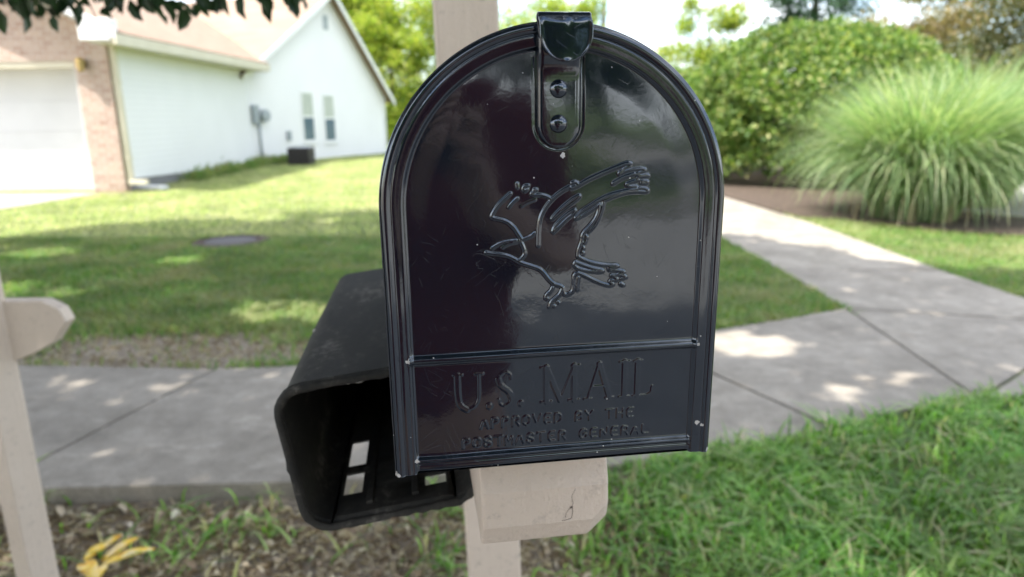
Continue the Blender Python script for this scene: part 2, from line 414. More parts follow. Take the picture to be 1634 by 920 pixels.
# one ground sheet to the horizon
def sheet():
    xs = np.concatenate([[-400, -150, -60, -25], np.linspace(-12, 12, 97), [25, 60, 150, 400]])
    ysx = np.concatenate([np.linspace(1.0, 22, 106), [40, 80, 160, 500]])
    X, Y = np.meshgrid(xs, ysx, indexing='ij'); Z = gz(X, Y)-.006
    V = np.stack([X, Y, Z], -1).reshape(-1, 3); n, k = X.shape
    i, j = np.meshgrid(np.arange(n-1), np.arange(k-1), indexing='ij'); a = (i*k+j).ravel()
    return npmesh('lawn', V, np.stack([a, a+k, a+k+1, a+1], 1))
struct(link('lawn', sheet(), 'lawn', smooth=True))
m = MB(); m.prism([(-400, .82), (400, .82), (400, 1.0), (-400, 1.0)], -.30, -.03); struct(m.build('kerb', 'walk', bevel=.02))
m = MB(); m.prism([(-400, -7.2), (400, -7.2), (400, .82), (-400, .82)], -.4, -.16); struct(m.build('road', 'asphalt'))
m = MB(); m.prism([(-400, -7.4), (400, -7.4), (400, -7.2), (-400, -7.2)], -.4, -.03); struct(m.build('far_kerb', 'walk', bevel=.02))
m = MB(); m.prism([(-400, -400), (400, -400), (400, -7.4), (-400, -7.4)], -.3, -.05); struct(m.build('lawn_across_the_road', 'lawn'))
m = MB(); m.prism([(5.5, -7.4), (13, -7.4), (16, -24), (9, -24)], -.2, -.035); struct(m.build('driveway_across_the_road', 'drive'))

# ------------------------------------------------------------------ the mailbox (local frame: x along the door, y back, z up)
MB_O = Vector((.0239, .3389, 1.0951)); PSI, TILT, ROLL = .1371, -.0085, .0078
def mb_matrix():
    ex = Vector((math.cos(PSI), math.sin(PSI), 0)); n = Vector((-math.sin(PSI), math.cos(PSI), 0)); z = Vector((0, 0, 1))
    ez = z*math.cos(TILT)+n*math.sin(TILT); e1 = ex*math.cos(ROLL)+ez*math.sin(ROLL); e3 = ez*math.cos(ROLL)-ex*math.sin(ROLL)
    return Matrix((e1, e3.cross(e1), e3)).transposed()
mailbox = empty('mailbox', MB_O, 'glossy black rural mailbox with an embossed eagle on its door', 'mailbox', mb_matrix().to_euler())
HW, SP = 86.5, 140.5                      # half width, springing height (mm)
EAGLE = [
(0.55,0.9,[(-23.3,148.09),(-26.45,145.39),(-29.79,142.23),(-32.22,138.57),(-33.01,136.43),(-29.92,135.66),(-25.68,134.56),(-21.92,131.57),(-19.58,127.66),(-18.16,125.49)]),
(0.5,0.8,[(-18.47,124.05),(-17.34,121.78),(-16.21,118.14),(-17.0,116.22),(-19.54,114.08)]),
(0.45,0.6,[(-19.85,145.65),(-22.04,143.85),(-24.16,141.39)]),
(0.4,0.35,[(-11.04,144.72),(-14.66,143.62),(-18.0,141.57)]),
(0.7,0.6,[(-19.95,152.81),(-19.69,150.95)]),
(0.5,0.7,[(-14.41,151.72),(-16.3,151.59),(-17.07,149.95),(-16.32,148.81),(-14.89,149.88)]),
(0.5,0.8,[(-10.35,149.56),(-11.77,149.79),(-11.02,148.65),(-12.92,147.96),(-12.55,146.83),(-8.94,147.09),(-5.12,146.13),(-3.4,144.95)]),
(0.6,1,[(6.35,150.47),(2.53,148.71),(-2.25,145.1),(-6.09,140.51),(-8.49,135.85),(-9.28,130.62),(-9.51,121.46)]),
(0.7,1,[(6.84,149.8),(10.2,150.64),(14.02,153.06),(21.69,156.4),(29.38,159.28),(35.36,161.37),(37.31,161.13)]),
(0.6,0.9,[(7.49,152.31),(8.73,152.93),(10.76,151.94),(9.43,150.66)]),
(0.5,0.8,[(37.16,159.83),(34.25,159.34),(33.12,157.88),(31.21,156.62),(31.81,155.85),(34.78,157.84),(39.17,158.28),(44.56,158.52),(44.89,157.39),(41.19,156.54),(40.04,155.64)]),
(0.8,0.9,[(28.61,151.53),(31.01,153.06),(34.39,154.66),(39.24,156.03)]),
(0.5,0.8,[(40.43,155.62),(43.2,155.17),(46.64,155.46),(46.38,154.52),(41.75,154.65),(40.79,153.73)]),
(0.5,0.8,[(41.51,152.96),(37.42,151.75),(34.99,150.78),(37.28,149.86),(40.63,149.76)]),
(0.45,0.8,[(43.31,152.34),(45.77,152.46),(46.49,151.68),(45.14,150.96),(43.14,151.4)]),
(0.5,0.8,[(41.95,148.78),(44.42,148.89),(46.63,148.07),(46.49,146.74),(42.5,147.24),(37.56,147.19),(32.67,146.2),(27.8,144.64),(23.72,143.05)]),
(0.7,0.9,[(40.97,148.52),(35.57,147.73),(27.76,146.16),(21.94,143.87),(16.15,140.25),(12.77,138.26),(9.59,134.92)]),
(0.5,0.8,[(9.6,134.35),(14.26,136.3),(18.13,138.75),(21.22,140.84)]),
(0.6,0.9,[(21.6,141.21),(21.47,138.16),(20.17,134.36),(17.48,130.79),(13.6,127.05),(13.04,124.93)]),
(0.6,0.9,[(23.74,142.1),(22.66,137.64),(20.97,133.37),(19.26,130.33),(16.35,127.53)]),
(0.5,0.8,[(13.24,124.93),(12.68,122.02),(11.15,118.16),(10.99,115.01)]),
(0.45,0.7,[(14.9,125.64),(15.8,124.82),(15.22,123.87),(14.22,124.69)]),
(0.45,0.7,[(14.94,122.9),(14.27,121.56),(13.67,121.98)]),
(0.45,0.7,[(13.5,120.02),(14.11,119.02),(13.12,118.66)]),
(0.45,0.7,[(12.74,117.5),(13.94,116.85),(13.55,115.88)]),
(0.6,1,[(-2.43,134.97),(-0.79,137.01),(3.53,141.14),(8.33,144.77),(11.7,146.27),(10.84,144.79),(6.42,141.71),(1.61,138.26),(-2.43,134.78)]),
(0.6,1,[(-2.03,128.43),(-1.26,130.8),(2.12,134.52),(6.46,137.9),(9.35,139.14),(8.98,137.63),(5.02,134.7),(1.16,131.0),(-1.64,128.03)]),
(0.6,0.9,[(11.09,115.0),(14.59,112.87),(19.6,111.05),(25.63,109.78),(32.19,109.48),(31.91,108.29),(27.48,108.29)]),
(0.6,0.9,[(9.64,112.1),(8.96,110.34),(11.66,108.42),(16.66,107.19),(23.7,106.26),(24.48,107.23),(19.65,108.25),(14.63,110.08),(9.83,112.09)]),
(0.5,0.8,[(27.48,108.29),(27.51,107.09),(31.55,106.9),(35.31,106.32),(35.65,105.09),(32.3,105.05),(32.03,104.05),(28.79,104.2)]),
(0.5,0.8,[(33.04,104.2),(35.89,103.87),(36.73,102.81),(34.41,102.31)]),
(0.5,0.8,[(28.79,104.2),(32.07,102.43),(31.69,101.43),(28.34,101.8),(28.06,100.59),(30.11,99.68),(28.72,98.73),(24.84,99.74),(19.76,102.01),(14.7,104.87),(11.09,106.45)]),
(0.9,0.8,[(33.98,99.59),(35.22,98.82)]),
(0.6,0.9,[(11.09,106.45),(9.7,105.91),(8.92,104.35),(8.99,97.49),(7.0,95.36),(4.21,94.89),(3.6,97.05),(3.18,99.6),(-1.19,101.02)]),
(0.5,0.7,[(11.32,104.03),(10.75,100.74),(10.79,97.4)]),
(0.6,0.9,[(2.99,98.4),(1.81,95.42),(-0.38,93.71),(-2.96,91.61),(-3.56,88.99)]),
(0.6,0.8,[(-2.18,99.26),(-2.97,97.39),(-5.35,95.49),(-5.55,93.78)]),
(0.8,0.7,[(-5.15,93.76),(-4.56,93.32)]),
(0.7,0.7,[(-1.36,89.48),(-0.96,89.05)]),
(0.6,0.7,[(0.83,91.41),(1.33,90.77)]),
(0.6,0.9,[(-35.96,118.98),(-32.17,118.05),(-28.35,117.69),(-25.0,116.77),(-22.13,115.37),(-18.78,113.07),(-13.93,111.38),(-8.57,109.35),(-6.13,106.56),(-3.67,103.15),(-1.19,101.02)]),
(0.45,0.6,[(-11.41,128.02),(-12.67,126.72),(-15.76,125.3),(-18.65,124.64)]),
(0.5,0.6,[(-33.06,120.99),(-30.17,122.79),(-26.32,124.08),(-20.57,124.52)]),
(0.4,0.5,[(-27.81,121.25),(-24.91,123.06),(-19.62,123.81)]),
]

def seg_w(x0, w): return x0*w
G_ = {  # letter strokes on a unit box (x 0..1, y 0..1); second number: 1 thick, 0 thin
 'U': [(1, [(.12, 1), (.12, .35), (.2, .12), (.42, 0)]), (0, [(.42, 0), (.68, .05), (.84, .25), (.86, .5), (.86, 1)]), (0, [(0, 1), (.28, 1)]), (0, [(.74, 1), (1, 1)])],
 'S': [(0, [(.84, .8), (.8, .93), (.55, 1), (.3, .96), (.14, .8)]), (1, [(.14, .8), (.25, .6), (.7, .42), (.84, .25)]), (0, [(.84, .25), (.75, .07), (.5, 0), (.25, .04), (.14, .2)])],
 'M': [(1, [(.14, 0), (.14, 1)]), (1, [(.14, 1), (.5, .02)]), (0, [(.5, .02), (.86, 1)]), (1, [(.86, 1), (.86, 0)]), (0, [(0, 0), (.28, 0)]), (0, [(.72, 0), (1, 0)]), (0, [(0, 1), (.2, 1)]), (0, [(.8, 1), (1, 1)])],
 'A': [(0, [(.12, 0), (.48, 1)]), (1, [(.5, 1), (.86, 0)]), (0, [(.25, .35), (.72, .35)]), (0, [(0, 0), (.25, 0)]), (0, [(.72, 0), (1, 0)])],
 'I': [(1, [(.5, 0), (.5, 1)]), (0, [(.1, 0), (.9, 0)]), (0, [(.1, 1), (.9, 1)])],
 'L': [(1, [(.2, 0), (.2, 1)]), (0, [(0, 1), (.42, 1)]), (0, [(0, 0), (.95, 0), (1, .25)])],
 '.': [(1, [(.5, .04), (.5, .06)])], ',': [(1, [(.5, .1), (.55, .04), (.4, -.08)])],
}
P_ = {  # plain capitals of the two small lines
 'A': [[(.05, 0), (.5, 1), (.95, 0)], [(.22, .36), (.78, .36)]], 'P': [[(.12, 0), (.12, 1), (.6, 1), (.85, .88), (.85, .62), (.6, .5), (.12, .5)]],
 'R': [[(.12, 0), (.12, 1), (.6, 1), (.85, .88), (.85, .62), (.6, .5), (.12, .5)], [(.5, .5), (.9, 0)]],
 'O': [[(.5, 0), (.15, .15), (.06, .5), (.15, .85), (.5, 1), (.85, .85), (.94, .5), (.85, .15), (.5, 0)]],
 'V': [[(.05, 1), (.5, 0), (.95, 1)]], 'E': [[(.88, 1), (.14, 1), (.14, 0), (.88, 0)], [(.14, .52), (.7, .52)]],
 'D': [[(.12, 0), (.12, 1), (.5, 1), (.85, .8), (.92, .5), (.85, .2), (.5, 0), (.12, 0)]],
 'B': [[(.12, 0), (.12, 1), (.6, 1), (.82, .88), (.82, .64), (.6, .53), (.12, .53)], [(.6, .53), (.88, .4), (.88, .14), (.6, 0), (.12, 0)]],
 'Y': [[(.05, 1), (.5, .5), (.95, 1)], [(.5, .5), (.5, 0)]], 'T': [[(.03, 1), (.97, 1)], [(.5, 1), (.5, 0)]],
 'H': [[(.12, 0), (.12, 1)], [(.88, 0), (.88, 1)], [(.12, .5), (.88, .5)]],
 'S': [[(.88, .82), (.7, 1), (.3, 1), (.1, .8), (.2, .58), (.75, .42), (.9, .2), (.7, 0), (.3, 0), (.08, .18)]],
 'M': [[(.06, 0), (.1, 1), (.5, .2), (.9, 1), (.94, 0)]], 'N': [[(.1, 0), (.1, 1), (.9, 0), (.9, 1)]],
 'G': [[(.9, .82), (.7, 1), (.3, 1), (.08, .72), (.08, .28), (.3, 0), (.7, 0), (.92, .2), (.92, .5), (.55, .5)]],
 'L': [[(.14, 1), (.14, 0), (.88, 0)]],
}
def letter_strokes():
    out = []
    # big line: (char, x0, x1, y0, y1)
    for ch, x0, x1, y0, y1 in (('U', -54.5, -39.3, 34.6, 54.6), ('.', -38.2, -34.2, 34.8, 54), ('S', -32.5, -22.5, 35.4, 54.6), ('.', -21, -17, 35, 54), ('M', -8.2, 12.8, 35.8, 55.6),
                               ('A', 15.5, 31.8, 35.8, 55.6), ('I', 34.2, 41.2, 35.8, 56.0), ('L', 42.8, 53.4, 35.8, 56.0)):
        for th, p in G_[ch]:
            wd = 1.15 if th else .28
            if ch == '.': wd = 1.3
            out.append((wd, .24, [(x0+(x1-x0)*a, y0+(y1-y0)*b) for a, b in p], .55))
    def line(txt, x0, x1, y0, y1):
        n = len(txt); pitch = (x1-x0)/n
        for i, ch in enumerate(txt):
            if ch == ' ': continue
            for p in P_[ch]: out.append((.26, .22, [(x0+pitch*(i+.1+.78*a), y0+(y1-y0)*b) for a, b in p], .5))
    line('APPROVED BY THE', -42, 44.5, 23.3, 28.6)
    line('POSTMASTER GENERAL', -52, 53.5, 12.7, 17.9)
    return out
def smooth_line(p, it=2):
    for _ in range(it):
        if len(p) < 3: return p
        q = [p[0]]
        for a, b in zip(p[:-1], p[1:]): q += [(a[0]*.75+b[0]*.25, a[1]*.75+b[1]*.25), (a[0]*.25+b[0]*.75, a[1]*.25+b[1]*.75)]
        q.append(p[-1]); p = q
    return p
def sm(x): x = np.clip(x, 0, 1); return x*x*(3-2*x)
def door_mesh():
    v1 = np.arange(0, SP, .40); ph = np.linspace(0, math.pi/2, 330)[:-1]
    v = np.concatenate([v1, SP+HW*np.sin(ph)]); hw = np.concatenate([HW+0*v1, HW*np.cos(ph)])
    t = np.linspace(-1, 1, 433); t = np.sign(t)*(np.abs(t)*.9+.1*np.abs(t)**3)/1.0
    U = hw[:, None]*t[None, :]; V = np.repeat(v[:, None], len(t), 1)
    e = np.where(V > SP, HW-np.hypot(U, np.maximum(V-SP, 0)), HW-np.abs(U)); e = np.maximum(e, 0)
    # pressed profile seen from the edge inwards: rolled bead, groove, second bead, sloping band, recessed panel
    h = np.where(e < 4.4, 1.5*np.sqrt(np.clip(1-((e-2.2)/2.2)**2, 0, 1))-.5, 0)
    h = np.where(e >= 4.4, -.5+.35*sm((e-4.4)/1.2)-.45*sm((e-5.6)/4.6), h)
    h = h-1.9*sm((e-9.8)/2.2)
    panel = sm((e-10.2)/1.6)
    # foot of the door: low bead, then the sheet turns back
    foot = 2.0*np.exp(-((V-7.6)/1.5)**2)+np.where(V < 6.4, 1.3*sm((6.4-V)/2.4), 0)
    h = h+foot*panel-2.2*sm((2.2-V)/2.2)*panel
    # cross rib
    h = h+2.0*np.exp(-(np.abs(V-64.0)/2.0)**2.6)*sm((e-9.2)/1.2)
    # slight oil-canning of the sheet
    h = h+panel*(.50*np.sin(U/36+.6)*np.cos((V-150)/50)+.12*np.sin(U/21-V/41))*sm((e-11)/14)
    # the dent pressed round the strap
    emb = np.zeros_like(h)
    def stroke(pts, w, hh, edge):
        acc = np.full(h.shape, 99., dtype=np.float64)
        for (x1, y1), (x2, y2) in zip(pts[:-1], pts[1:]):
            r = w+edge; i0 = np.searchsorted(v, min(y1, y2)-r); i1 = np.searchsorted(v, max(y1, y2)+r)
            if i1 <= i0: continue
            uu = U[i0:i1]; vv = V[i0:i1]; dx, dy = x2-x1, y2-y1; q = dx*dx+dy*dy+1e-9
            k = np.clip(((uu-x1)*dx+(vv-y1)*dy)/q, 0, 1); d = np.hypot(uu-x1-k*dx, vv-y1-k*dy)
            acc[i0:i1] = np.minimum(acc[i0:i1], d)
        return hh*sm((w+edge-acc)/edge)
    for wd, hh, p in EAGLE:
        emb = np.maximum(emb, stroke(smooth_line(p), wd*.35, hh*.75, .95))
    for wd, hh, p, ed in letter_strokes():
        emb = np.maximum(emb, stroke(smooth_line(p, 1), wd, hh, ed))
    sx_ = np.maximum(np.abs(U-.7)-11.2, 0); sy_ = 181.0-V
    dst = np.where(V > 181, np.abs(U-.7)-11.6, np.hypot(U-.7, V-181)-11.6)
    emb = emb-.3*np.exp(-(dst/.7)**2)*(V < 212)
    h = h+emb*panel
    n, k = h.shape
    Vt = np.stack([U, -h, V], -1).reshape(-1, 3)/1000
    i, j = np.meshgrid(np.arange(n-1), np.arange(k-1), indexing='ij'); a = (i*k+j).ravel()
    F = np.stack([a, a+1, a+k+1, a+k], 1)
    # skirt turned back all round the edge
    loop = np.concatenate([np.arange(0, n)*k, (n-1)*k+np.arange(1, k), (np.arange(n-2, -1, -1))*k+k-1, np.arange(k-2, 0, -1)])
    bp = Vt[loop]; off = len(Vt); rings = [(.0008, 0.0012), (.0006, .004), (0, .012)]; prev = loop
    for q, (grow, back) in enumerate(rings):
        c = np.array([0, 0, SP/1000]); P = bp.copy(); d = P-c; d[:, 1] = 0; d[P[:, 2] < SP/1000, 2] = 0
        ln = np.linalg.norm(d, axis=1)[:, None]; d = np.where(ln > 1e-6, d/np.maximum(ln, 1e-6), 0)
        P = P+d*grow; P[:, 1] = np.maximum(bp[:, 1]*0+back, bp[:, 1]*.3+back)
        Vt = np.concatenate([Vt, P]); cur = off+np.arange(len(loop)); off += len(loop)
        F = np.concatenate([F, np.stack([prev, cur, np.roll(cur, -1), np.roll(prev, -1)], 1)]); prev = cur
    me = npmesh('door', Vt, F[:, ::1])
    return me
d = link('door', door_mesh(), 'enamel', mailbox, True, False)
# body: arched sheet tunnel with a rolled front edge and a closed back
def arch(hw, sp, y, z0=0, n=40):
    p = [(-hw, y, z0), (-hw, y, sp*.5), (-hw, y, sp)]+[(-hw*math.cos(math.pi*i/n), y, sp+hw*math.sin(math.pi*i/n)) for i in range(1, n)]+[(hw, y, sp), (hw, y, sp*.5), (hw, y, z0)]
    return p
def body():
    m = MB(); secs = [(.0838, .013), (.0838, .022), (.0818, .025), (.0818, .12), (.0826, .124), (.0818, .128), (.0818, .36), (.0826, .364), (.0818, .368), (.0818, .470), (.0838, .474), (.0838, .482)]
    k = None
    for hw, y in secs:
        p = arch(hw, .1405, y, .004); n = len(p); b = len(m.v); m.v += p
        if k is not None: m.f += [(k+i, k+(i+1) % n, b+(i+1) % n, b+i) for i in range(n)]
        k = b
    m.f.append(tuple(range(k, k+n))[::-1])
    return m
body().build('body', 'enamel', mailbox, True, False)
# latch strap: a flat strip standing off the panel, passing over the rim
def strip(path, hw, mb=None, tail=None, nt=17, thick=.0011):
    """path of (z, out) in mm; hw(i)->half width; crossways nt points; returns mesh builder of a solid strip"""
    m = MB(); n = len(path); P = []
    for i, (z, o) in enumerate(path):
        a = path[max(i-1, 0)]; b = path[min(i+1, n-1)]; dz, do = b[0]-a[0], b[1]-a[1]; q = math.hypot(dz, do) or 1
        P.append((z, o, dz/q, do/q))
    return m, P
def strap_mesh():
    path = [(169.9+.0, .1), (170.0, .9), (171, .95), (172.5, .95)]+[(174+i*2, .95) for i in range(14)]+[(203, 1.0), (206, 1.2), (209, 1.8), (212, 2.7), (215, 3.3), (220, 3.6), (225, 3.8)]
    v0 = []; m = MB(); nt = 15
    for (z, o) in path:
        hw = 10.4 if z > 180.4 else math.sqrt(max(10.4**2-(180.4-z)**2, 0.01))
        row = []
        for j in range(nt):
            t = -1+2*j/(nt-1); ed = 1.0*max(0, (abs(t)-.86)/.14)**2
            row.append((( .7+hw*t)/1000, -(o-1.9-ed*.0+ (-.9 if abs(t) > .999 else 0))/1000-.0, z/1000))
        m.v += row
    n = len(path); m.f = [(i*nt+j, i*nt+j+1, (i+1)*nt+j+1, (i+1)*nt+j) for i in range(n-1) for j in range(nt-1)]
    return m
strap = strap_mesh().build('latch_strap', 'enamel', mailbox, True, False, bevel=0)
s_ = strap.modifiers.new('solid', 'SOLIDIFY'); s_.thickness = .0012; s_.offset = 0
for z in (197.2, 181.0):
    m = MB(); n = 20; rr = 4.5; rows = 7
    for i in range(rows):
        a = math.pi/2*i/(rows-1)*.94; r_ = rr*math.cos(a)/1000; y = -(-1.0+2.9*math.sin(a)+(-.8 if i == 0 else 0))/1000
        m.v += [(.0003+r_*math.cos(2*math.pi*j/n), y, z/1000+r_*math.sin(2*math.pi*j/n)) for j in range(n)]
    m.f = [(i*n+j, i*n+(j+1) % n, (i+1)*n+(j+1) % n, (i+1)*n+j) for i in range(rows-1) for j in range(n)]+[tuple(range((rows-1)*n, rows*n))]
    m.build('rivet', 'enamel', strap, True, False)
# pull tab: the strap folded forward over the top of the door into a rounded lip
def tab_mesh():
    path = [(219, 4.6), (223, 4.7), (226.5, 5.0)]
    for i in range(9):
        a = math.pi*(1-i/8); path.append((227.6+2.6*math.sin(a), 7.6+2.6*math.cos(a)))
    path += [(226, 10.3), (223, 10.4), (220, 10.5), (217.5, 10.6), (215, 10.75), (213, 10.95), (211.5, 11.15), (210.2, 11.35), (209.3, 11.6), (208.8, 11.8)]
    m = MB(); nt = 25; n = len(path)
    for i, (z, o) in enumerate(path):
        hw = 12.4; front = i > 11
        if i <= 3: hw = 10.9+1.5*i/3
        if front and z < 220.8: hw = 12.4*math.sqrt(max(1-((220.8-z)/12.02)**2, .004))
        for j in range(nt):
            t = -1+2*j/(nt-1); u = 2.0+hw*t+(0 if front else -.6)
            o2 = o; z2 = z
            if front:                                     # turned-out rim along the sides
                edge = max(0, (abs(t)-.80)/.20); o2 += .7*edge**2
                o2 -= .45*math.exp(-((t-.12)/.11)**2)*math.exp(-((z-227)/3.0)**2)     # pressed crease from the top
                o2 += .6*math.cos(t*1.4)
            if 3 < i < 12: z2 -= .15*math.exp(-((t-.12)/.12)**2)
            m.v.append((u/1000, -o2/1000+.0022, z2/1000))
    m.f = [(i*nt+j, i*nt+j+1, (i+1)*nt+j+1, (i+1)*nt+j) for i in range(n-1) for j in range(nt-1)]
    return m
tab = tab_mesh().build('pull_tab', 'enamel', mailbox, True, False)
s_ = tab.modifiers.new('solid', 'SOLIDIFY'); s_.thickness = .0011; s_.offset = 0
s_ = tab.modifiers.new('sub', 'SUBSURF'); s_.levels = s_.render_levels = 2

# ------------------------------------------------------------------ the wooden mailbox post with its arm
def wood_beam(L, w, h, ch=.012, top=.020):
    """beam from y=0 (chamfered end) back to L, centred on x, z 0..h"""
    m = MB(); hw = w/2
    prof = [  # rings of the end: (inset x left, inset x right, z0, z1, y)
        (0, 0, top*.0+.013, h-.024, 0.0), (0, 0, 0.0, h, .016)]
    a = [(-hw+.001, 0, .0165), (hw-.012, 0, .0165), (hw-.001, 0, .029), (hw-.001, 0, .0425), (-hw+.001, 0, .0425)]
    b = [(-hw, .0065, 0), (hw-.014, .0065, 0), (hw, .0065, .014), (hw, .024, h), (-hw, .024, h)]
    c = [(x, L, z) for x, y, z in b]
    m.v = a+b+c
    for k in (0, 5):
        for i in range(5): m.f.append((k+i, k+(i+1) % 5, k+5+(i+1) % 5, k+5+i))
    m.f.append((4, 3, 2, 1, 0)); m.f.append((10, 11, 12, 13, 14)); return m
POST = (-.052, 1.065)
post = empty('mailbox_post', (POST[0]+.032, POST[1], -.06), 'greige painted timber post whose arm carries the black mailbox', 'mailbox post', (0, 0, PSI))
def post_mb(h, w=.089, lean=(0, 0)):
    m = MB(); m.box((0, 0, h/2), (w, w, h)); 
    m.v = [(x+lean[0]*z, y+lean[1]*z, z) for x, y, z in m.v]; return m
post_mb(2.05, lean=(-.031, 0)).build('upright', 'post', post, world=False, bevel=.004)
m = MB(); m.prism([(-.06, -.06), (.06, -.06), (.06, .06), (-.06, .06)], 2.05, 2.075); m.prism([(-.045, -.045), (.045, -.045), (.045, .045), (-.045, .045)], 2.075, 2.10)
m.v = [(x-.0636, y, z) for x, y, z in m.v]; m.build('cap', 'post', post, world=False, bevel=.006)
ARM = empty('tmp', (0, 0, 0), 'x', 'x'); bpy.data.objects.remove(ARM)
arm_m = wood_beam(.80, .089, .092)
T = Matrix.Translation((.0225, .414, .9925)) @ Matrix.Rotation(PSI, 4, 'Z') @ Matrix.Rotation(-.012, 4, 'Y')
arm_m.v = [tuple(T @ Vector(p)) for p in arm_m.v]
arm = arm_m.build('arm', 'post', post, bevel=.0022)
# cracks in the paint of the arm's end, following the photograph
def crack(pts, w=.00022):
    m = MB()
    for a, b in zip(pts[:-1], pts[1:]):
        d = Vector((b[0]-a[0], 0, b[1]-a[1])); n = Vector((-d.z, 0, d.x)).normalized()*w*.5
        m.add([Vector((a[0], -.0004, a[1]))-n, Vector((b[0], -.0004, b[1]))-n, Vector((b[0], -.0004, b[1]))+n, Vector((a[0], -.0004, a[1]))+n], [(0, 1, 2, 3)])
        m.add([Vector((a[0], .0012, a[1]))-n, Vector((b[0], .0012, b[1]))-n, Vector((b[0], .0012, b[1]))+n, Vector((a[0], .0012, a[1]))+n], [(0, 3, 2, 1)])
    return m
MAT['crack'] = m_simple('crack_dirt', (.07, .055, .042), (.12, .095, .075), 60, .9)
cm = crack([(.0205, .0415), (.0188, .038), (.0176, .0355), (.0180, .0330), (.0186, .0305), (.0180, .0272)]); 
for pts, wd in (([(.0180, .0275), (.0183, .0240), (.0178, .0200), (.0170, .0186), (.0140, .0180), (.0108, .0176)], .0004), ([(.0172, .0270), (.0150, .0250), (.0136, .0222), (.0132, .0195)], .0003), ([(.0166, .0270), (.0184, .0276)], .0014)):
    c2 = crack(pts, wd); cm.add(c2.v, c2.f)
cm.v = [tuple(T @ Vector(p)) for p in cm.v]; cm.build('crack', 'crack', arm)
# mounting board between arm and mailbox
m = MB(); m.box((0, .30, -.004), (.150, .44, .012)); m.v = [tuple(mb_matrix() @ Vector(p)+MB_O) for p in m.v]
m.build('mounting_board', 'post', post, bevel=.001)

# ------------------------------------------------------------------ newspaper tube
def tube_frame():
    ex = Vector((math.cos(PSI), math.sin(PSI), 0)); n = Vector((-math.sin(PSI), math.cos(PSI), 0)); z = Vector((0, 0, 1))
    r = R(7.4); e1 = ex*math.cos(r)+z*math.sin(r); e3 = z*math.cos(r)-ex*math.sin(r); return ex, n, e1, e3
ex_, n_, e1_, e3_ = tube_frame()
TO = Vector((-.1, .49, 0))+ex_*(-.0621)+Vector((0, 0, .9623))        # bottom left corner of the mouth
news = empty('newspaper_tube', TO, 'weathered black plastic newspaper tube hanging below and left of the mailbox', 'newspaper box', Matrix((e1_, n_, e3_)).transposed().to_euler())
TW, TH, TL = .134, .1165, .395
def rring(w, h, r, y, inset=0, skew=0, k=6):
    w2, h2 = w-inset*2, h-inset*2; rr = max(r-inset, .002); pts = []
    for cx, cz, a0 in ((inset+w2-rr, inset+h2-rr, 0), (inset+rr, inset+h2-rr, 90), (inset+rr, inset+rr, 180), (inset+w2-rr, inset+rr, 270)):
        for i in range(k): a = R(a0+90*i/(k-1)); pts.append((cx+rr*math.cos(a)+skew*(cz/h), y, cz+rr*math.sin(a)))
    return pts
SLOTS = [(.0220, .0385, .0355, .0735), (.0220, .0385, .0850, .1360), (.0925, .1105, .0260, .0445), (.0925, .1105, .0560, .0960)]
def tube_shell():
    """four walls with rounded edges; the floor is cut by slots"""
    m = MB(); r = .019; t = .003; ys_ = [0, .004, .43]
    secs = [(0, -.003, 0), (.003, -.003, 0), (.006, 0, 0), (.2, .0, 0), (TL, .0015, 0)]
    def ring(y, g): return rring(TW, TH, r, y, g, -.002)
    outer = [ring(y, g) for y, g, _ in secs]; k = len(outer[0])
    for q in outer: m.v += q
    n = len(secs)
    skip = set()
    floor_seg = None
    # index of the long bottom segment: from last point of corner 180..270 to first of 270..360
    floor_seg = 17
    for i in range(n-1):
        for j in range(k):
            if j == floor_seg: continue
            m.f.append((i*k+j, i*k+(j+1) % k, (i+1)*k+(j+1) % k, (i+1)*k+j))
    m.f.append(tuple((n-1)*k+j for j in range(k)))
    # the floor as a grid with holes
    xs = sorted({r, TW-r} | {v for s in SLOTS for v in s[:2]}); yy = sorted({0, .003, .006, TL} | {v for s in SLOTS for v in s[2:]})
    b = len(m.v)
    for y in yy:
        g = -.003 if y < .004 else 0
        for x in xs: m.v.append((x-.002*.16, y, g))
    nx = len(xs)
    for i in range(len(yy)-1):
        for j in range(nx-1):
            cx, cy = (xs[j]+xs[j+1])/2, (yy[i]+yy[i+1])/2
            if any(a < cx < b_ and c < cy < d_ for a, b_, c, d_ in SLOTS): continue
            m.f.append((b+i*nx+j, b+(i+1)*nx+j, b+(i+1)*nx+j+1, b+i*nx+j+1))
    return m
o = tube_shell().build('shell', 'plastic', news, False, False)
o.data.polygons.foreach_set('use_smooth', [True]*len(o.data.polygons)); o.data.set_sharp_from_angle(angle=R(40))
s_ = o.modifiers.new('weld', 'WELD'); s_.merge_threshold = .0004
s_ = o.modifiers.new('solid', 'SOLIDIFY'); s_.thickness = .0028; s_.offset = -1
# the thick rounded lip round the mouth, worn along the top
m = MB(); pts = rring(TW, TH, .019, 0, -.002, -.002, 8); pts.append(pts[0])
lip = [(x+rng.normal()*.00025, y-.001, z+rng.normal()*.00025) for x, y, z in pts]; lip[-1] = lip[0]
dense = []
for a, b in zip(lip[:-1], lip[1:]):
    q = max(1, int((Vector(b)-Vector(a)).length/.006)); dense += [tuple(Vector(a).lerp(Vector(b), i/q)) for i in range(q)]
dense.append(dense[0]); rad = [.0033+.0005*rng.normal() for _ in dense]; rad[-1] = rad[0]
m.tube(dense, rad, 8, False); m.build('lip', 'plastic', news, True, False)
